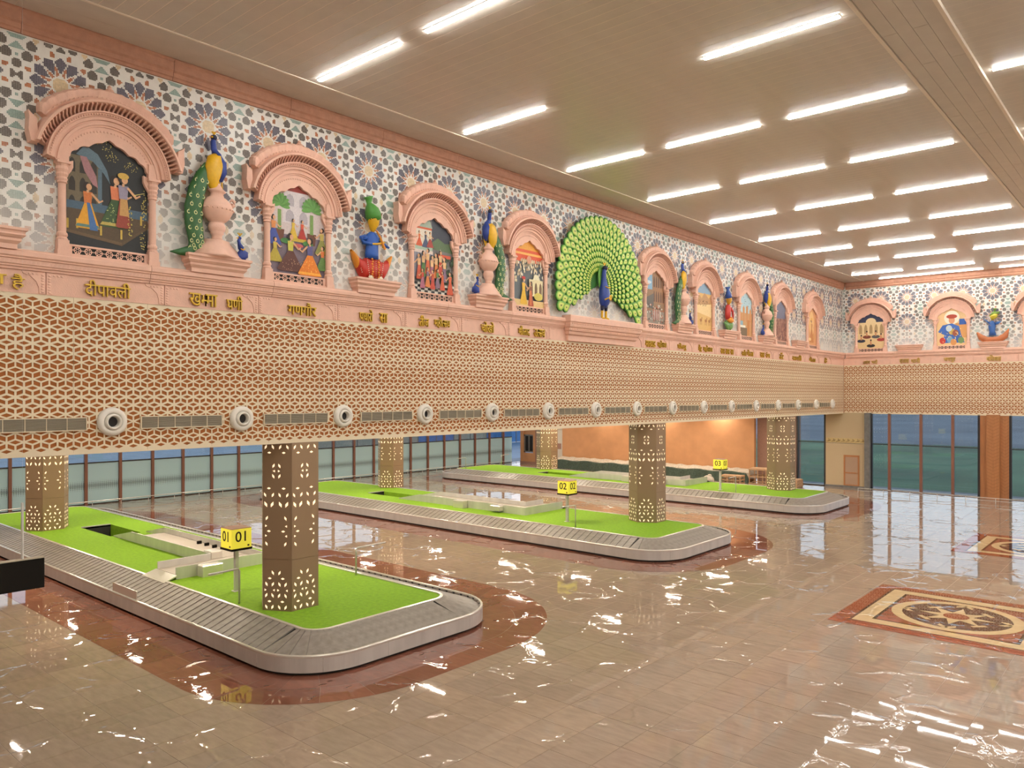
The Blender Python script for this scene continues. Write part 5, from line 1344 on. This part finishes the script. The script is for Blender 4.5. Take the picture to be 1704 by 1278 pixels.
# orange wall with edge strip
strct('wall_far', MB().box(-23.6, -6.25, YF, YF + .3, 0, 5.0), ORW)
strct('trim_6', MB().box(-6.5, -6.2, YF - .02, YF + .3, 0, 5.0), ORW)
bw = strct('wall_far', MB().box(-6.2, -5.45, YF + .5, YF + .8, 0, 5.0).box(-4.95, -3.15, YF + .5, YF + .8, 0, 5.0).box(-5.45, -4.95, YF + .5, YF + .8, 2.6, 5.0), MAUV)
d2 = structure(empty('door_2', (-5.45, YF + .5, 0)))
MB().box(.02, .10, -.04, .2, 0, 2.55).build('door_post', BLKF, d2); MB().box(.26, .46, -.1, -.02, 0, 2.6).build('door_leaf', GREYL if False else DIAM, d2)
MB().box(.0, .5, .2, .22, 0, 2.6).build('door_pane', GLS, d2)
# orange end piece with niche window
op = strct('wall_far', MB().box(-28.4, -26.62, YF, YF + .3, 0, .95).box(-28.4, -26.62, YF, YF + .3, 3.9, 5).box(-28.4, -28.05, YF, YF + .3, .95, 3.9).box(-26.9, -26.62, YF, YF + .3, .95, 3.9).box(-28.05, -26.9, YF + .12, YF + .3, 2.6, 3.9), ORW)
strct('trim_7', MB().box(-26.62, -26.35, YF - .05, YF + .3, 0, 5.0), MAUV)
w6 = structure(empty('window_6', (-27.47, YF + .12, 1.0)))
m = MB(); m.box(-.58, -.46, -.03, .1, 0, 1.6); m.box(.46, .58, -.03, .1, 0, 1.6); m.box(-.05, .05, -.03, .1, .1, 1.5); m.box(-.58, .58, -.03, .1, 0, .12); m.box(-.58, .58, -.03, .1, 1.48, 1.6); m.build('window_frame', GREYP, w6)
for sg in (-1, 1): MB().box(sg * .255 - .2, sg * .255 + .2, .04, .06, .12, 1.48).build('pane', DARK, w6)
strct('baseboard_far', MB().box(-28.4, -26.35, YF - .04, YF - .001, 0, .18), MAUV)
# white door beside it
strct('wall_far', MB().box(-26.35, -23.6, YF + .05, YF + .3, 3.35, 5.0).box(-26.35, -25.7, YF + .05, YF + .3, 0, 3.35), MAUV)
d3 = structure(empty('door_3', (-24.65, YF + .05, 0)))
MB().box(-1.05, 1.05, 0, .06, 0, 3.1).build('door_leaf', DIAM, d3); MB().box(-1.05, 1.05, -.03, .06, 3.1, 3.35).build('door_head', LOUV, d3); MB().box(.48, .9, -.012, 0, 1.45, 1.95).build('door_vision_pane', MAUV, d3)
# window beside column, beige panel with door
def glazing(n, x0, x1, muls, zt=2.97, fr=BLKF, mf=BROWNF, base=0.0):
    t = structure(empty(f'window_{n}', (0, YF + .1, 0)))
    xs = [x0] + list(muls) + [x1]
    for a, b in zip(xs, xs[1:]):
        MB().box(a + .03, b - .03, .04, .055, base + .06, zt - .03).build('pane', GLS, t); MB().box(a + .03, b - .03, .04, .055, zt + .03, 5.0).build('pane', GLS, t)
        MB().box(a, b, .0, .08, zt - .03, zt + .03).build('transom', fr, t); MB().box(a, b, .0, .08, base, base + .06).build('sill', fr, t)
    for q, x in enumerate(xs):
        e = .075 if 0 < q < len(xs) - 1 else .06
        MB().box(x - e, x + e, -.10, .12, base, 5.0).build('mullion', mf if 0 < q < len(xs) - 1 else fr, t)
    return t
glazing(1, -3.1, -1.22, [])
strct('wall_far', MB().box(-1.16, 1.39, YF - .02, YF + .3, .0, 2.95).box(-1.16, 1.39, YF - .02, YF + .3, 2.97, 5.0), BEIGE)
m = MB(); m.col(srgb(196, 160, 90)); m.smooth = True
orn = structure(empty('trim_8', (-1.12, YF - .03, 2.99)))
MB().box(0, 2.47, -.012, .01, 0, .30).build('ornament_band', mat('band_gold', (.58, .43, .20), .5), orn)
for k in range(8):
    c = .16 + k * .31; mm = MB(); mm.smooth = True
    mm.tube([(c - .12, -.015, .07), (c - .03, -.02, .09), (c + .05, -.02, .16), (c + .06, -.02, .23), (c, -.02, .24), (c - .03, -.02, .19)], [.014, .02, .024, .02, .016, .008], 8)
    mm.tube([(c + .04, -.015, .08), (c + .10, -.02, .13), (c + .15, -.015, .22)], [.008, .026, .004], 8); mm.build('leaf_scroll', BROWNF if False else mat('scroll_brown', (.36, .24, .10), .5) if k == 0 else MATS['scroll_brown'], orn)
strct('baseboard_far', MB().box(-1.2, 1.43, YF - .06, YF - .02, 0, .14), GREYP)
d1 = structure(empty('door_1', (.02, YF - .02, .16)))
m = MB(); m.box(0, .10, -.03, 0, 0, 2.02); m.box(.90, 1.0, -.03, 0, 0, 2.02); m.box(.10, .90, -.03, 0, 1.9, 2.02); m.box(.10, .90, -.03, 0, 0, .06); m.box(.10, .90, -.03, 0, .80, .88); m.build('door_frame', WOOD, d1)
MB().box(.10, .90, -.012, 0, .06, .80).build('door_panel', mat('door_tan', (.42, .27, .18), .55), d1); MB().box(.10, .90, -.012, 0, .88, 1.9).build('door_panel', MATS['door_tan'], d1)
MB().box(.80, .90, -.06, -.03, .82, .86).build('door_handle', BRONZE, d1)
strct('wall_far', MB().box(1.39, 1.72, YF - .25, YF + .3, 0, 5.0), GREYP)
glazing(2, 1.74, 7.85, [2.83, 4.68, 6.45])
pl = strct('wall_far', MB().box(7.89, 9.42, YF + .02, YF + .3, 0, 5.0).box(8.28, 8.95, YF - .25, YF + .02, 0, 5.0), WOOD)
for k in range(24):
    z = .25 + k * .2; mm = MB()
    for a, b, y in ((8.30, 8.93, YF - .255), (8.97, 9.40, YF + .015)):
        c = a + (b - a) * .5
        mm.poly([(a, y, z + .16), (c, y, z), (c, y, z + .012), (a, y, z + .172)]); mm.poly([(c, y, z), (b, y, z + .16), (b, y, z + .172), (c, y, z + .012)])
    mm.build('chevron_groove', SEAM if False else mat('groove', (.20, .08, .03), .7) if k == 0 else MATS['groove'], pl)
glazing(3, 9.46, 16.6, [11.2, 13.0, 14.8])
strct('wall_far', MB().box(16.6, 28, YF + .1, YF + .3, 0, 5.0), PLAIN)
# low guard rail in front of the far glazing
gr = thing('guard_rail', 'low steel guard rail in front of the far windows', 'railing', (0, 51.0, 0))
MB().tube([(1.6, 0, .29), (16.6, 0, .29)], .018, 8).build('rail', STEEL, gr); MB().tube([(1.6, 0, .13), (16.6, 0, .13)], .010, 6).build('rail', STEEL, gr)
for k in range(11): MB().tube([(1.62 + k * 1.49, 0, .0), (1.62 + k * 1.49, 0, .29)], .016, 8).build('post', STEEL, gr)
gr = thing('guard_rail', 'low steel guard rail along the frosted glass wall at left', 'railing', (-28.3, 0, 0))
MB().tube([(0, 6, .30), (0, 52, .30)], .022, 8).build('rail', STEELB, gr)
for k in range(31): MB().tube([(0, 6.02 + k * 1.53, 0), (0, 6.02 + k * 1.53, .30)], .016, 8).build('post', STEEL, gr)

# back glazing wall (x = -29.4): brown mullions, frosted lower panes, clear upper panes
wn = structure(empty('window_4', (-29.4, 0, 0)))
y = 5.65
while y < YF:
    MB().box(-.02, .16, y - .075, y + .075, 0, 5.0).build('mullion', BROWNF, wn)
    y2 = min(y + 1.853, YF)
    MB().box(.0, .02, y + .07, y2 - .07, .05, 2.31).build('frosted_pane', FRST, wn); MB().box(.0, .015, y + .07, y2 - .07, 2.38, 5.0).build('pane', GLS, wn)
    MB().box(-.02, .06, y + .07, y2 - .07, 2.31, 2.38).build('transom', BLKF, wn); MB().box(-.02, .06, y + .07, y2 - .07, 0, .05).build('sill', BLKF, wn)
    y += 1.853
strct('wall_back', MB().box(-29.8, -29.4, -8, 5.6, 0, 5.0), PLAIN)

# ------------------------------------------------------------------ outside
g = MB().box(-600, 600, -300, 900, -.6, -.4).build('ground', GRASS); structure(g)
rd = MB().box(-500, 500, 112, 600, -.4, -.36).build('grey_field', mat('field_grey', (.11, .118, .132), .85, noise=.35, nscale=.05)); structure(rd)
ap = MB().box(-33, -29.9, 0, 80, -.4, -.12).box(-29.9, 40, YF + 1, YF + 3, -.4, -.1).build('path', mat('apron', (.14, .15, .16), .8, noise=.25, nscale=1.5)); structure(ap)
lot = MB().box(-140, -33, -60, 90, -.4, -.3).build('path', mat('lot_dusk_blue', (.055, .10, .15), .5, noise=.4, nscale=.4)); structure(lot)
mat('hoarding_tan', (.34, .30, .22), .6, noise=.15)
hb = thing('site_hoarding', 'blue and tan site hoarding outside beyond the frosted glass', 'fence', (-52, 44, -.3))
for k in range(18):
    MB().box(0, .06, k * 3.0 + .02, k * 3.0 + 2.98, .1, 3.4).build('hoarding_panel', BLUEH if k in (6, 7) or k > 9 else MATS['hoarding_tan'], hb)
    MB().box(.06, .12, k * 3.0 - .04, k * 3.0 + .04, 0, 3.5).build('post', GREYP, hb)
hills = MB()
for k in range(24):
    a = -460 + k * 40; hills.ell((a, 620 + 30 * sin(k * 2.1), -14), (60 + 14 * sin(k * 1.3), 40, 20 + 3 * sin(k * 3.7)), 12, 6)
structure(hills.build('hills', mat('hill_grey', (.12, .14, .15), .95)))

# ------------------------------------------------------------------ stored things by the orange wall
t = thing('covered_stack', 'long low stack under dark green net and grey sheets beside the orange wall', 'covered stack', (-23.0, 51.35, 0))
random.seed(3)
m = MB(); n = 86; rings = []
for i in range(n + 1):
    x = 17.1 * i / n; f = .05 * sin(i * 1.9) + .04 * sin(i * .83 + 1); hh = .72 + .04 * sin(i * .5) - (.35 if i in (0, n) else 0)
    rings.append([(x, .0 + f, 0), (x, .10 + f, hh * .45), (x, .20 + f * .6, hh - .05), (x, .32, hh), (x, .34, hh - .1), (x, .3, 0)])
m.loft(rings, True, True); m.smooth = True; m.build('net_cover', TARP, t)
m = MB(); rings = []
for i in range(n + 1):
    x = 17.1 * i / n
    rings.append([(x, .28, .3), (x, .30, .72 + .03 * sin(i * 1.3)), (x, .6, .86 + .05 * sin(i * .9) + .03 * sin(i * 2.3)), (x, 1.2, .90 + .05 * sin(i * 1.1 + 2)), (x, 1.75, .80 + .05 * sin(i * 1.7)), (x, 1.8, .2)])
m.loft(rings, True, True); m.build('grey_sheet', SACK, t)
def crate(loc, sx_, sy_, h, label):
    t = thing('timber_crate', label, 'crate', loc, .15, 'timber crates by the brown wall')
    for a in (0, sx_ * .33, sx_ * .66, sx_):
        MB().box(a - .03, a + .03, -.03, .03, 0, h).build('post', WOODP, t); MB().box(a - .03, a + .03, sy_ - .03, sy_ + .03, 0, h).build('post', WOODP, t)
    for z in (.08, h * .5, h - .08):
        MB().box(-.05, sx_ + .05, -.055, -.03, z, z + .07).build('slat', WOODP, t); MB().box(-.05, sx_ + .05, sy_ + .03, sy_ + .055, z, z + .07).build('slat', WOODP, t)
        MB().box(-.055, -.03, 0, sy_, z, z + .07).build('slat', WOODP, t); MB().box(sx_ + .03, sx_ + .055, 0, sy_, z, z + .07).build('slat', WOODP, t)
    for k in range(5): MB().box(-.05, sx_ + .05, sy_ * k / 5 + .01, sy_ * k / 5 + .16, h, h + .03).build('slat', WOODP, t)
crate((-5.3, 50.4, 0), 1.7, 1.3, 1.12, 'tall raw timber crate beside the brown wall doorway')
crate((-6.9, 49.4, 0), 1.3, 1.0, .62, 'low raw timber crate left of the tall one, behind the turf')
t = thing('pallet_pile', 'flat pile of broken wooden pallets beside the tall crate', 'pallet', (-3.0, 50.8, 0))
for k in range(4):
    for q in range(6): MB().box(-.6 + .03 * k, .9 - .05 * k, q * .2, q * .2 + .13, .10 + k * .13, .13 + k * .13).build('slat', WOODP, t)
    for q in range(3): MB().box(-.5 + q * .6, -.4 + q * .6, 0, 1.13, .0 + k * .13, .10 + k * .13).build('bearer', WOODP, t)
m = MB(); m.smooth = True; m.ell((0, 0, .30), (.42, .3, .34), 14, 8); m.ell((.1, 0, .62), (.16, .12, .1), 10, 6)
tag(m.build('white_sack', DIAM, None, (-7.6, 48.9, .0)), 'plump white sack behind the pole of sign 03', 'sack')

# ------------------------------------------------------------------ hanging display board at lower left
t = thing('hanging_display', 'black display board hanging on a thin rod at lower left', 'display board', (4.5, 2.6, 3.37))
MB().bbox(-.05, .05, -1.6, 1.35, 0, .43, .006).build('board', BLK, t)
MB().box(-.055, .055, -1.6, 1.35, .43, .445).build('top_trim', LOUV, t)
MB().tube([(0, 1.08, .44), (0, 1.08, 1.25)], .018, 8).build('rod', STEEL, t); MB().tube([(0, 1.08, 1.25), (0, 1.08, ZC - 3.37)], .0008, 5).build('cable', STEEL, t)

# ------------------------------------------------------------------ downlights in the soffit
def downlight(x, y, p, tilt=0.0, sz=.22, lbl=''):
    t = thing('recessed_downlight', lbl, 'downlight', (x, y, 4.995), group='recessed downlights in the soffit')
    m = MB(); m.box(-.74, .74, -.085, -.06, -.012, .004); m.box(-.74, .74, .06, .085, -.012, .004); m.box(-.74, -.71, -.06, .06, -.012, .004); m.box(.71, .74, -.06, .06, -.012, .004); m.build('bezel', WHITE, t)
    ld = bpy.data.lights.new('downlight_lamp', 'AREA'); ld.shape = 'RECTANGLE'; ld.size = 1.4; ld.size_y = .11; ld.energy = p; ld.color = (1.0, .86, .70)
    lo = bpy.data.objects.new('downlight_lamp', ld); COL.objects.link(lo); lo.parent = t; lo.location = (0, 0, -.02)
k = 0
for y in (8, 14, 20, 26, 32, 38, 44, 50):
    for x in (-4.5, -10.5, -16.5, -23.5):
        downlight(x, y, DOWN_W, lbl=f'recessed linear downlight in the low ceiling, {ORD[[-4.5, -10.5, -16.5, -23.5].index(x)]} from the lattice edge, {ORD[(8, 14, 20, 26, 32, 38, 44, 50).index(y)]} row')
for i, x in enumerate((-8.6, -13.5, -19)):
    downlight(x, 52.6, 60, lbl=f'{ORD[i]} wall washing downlight above the orange wall')
downlight(.35 - .75, 11.4 - .95, 8, lbl='small downlight beside the top of nearest column') if False else None
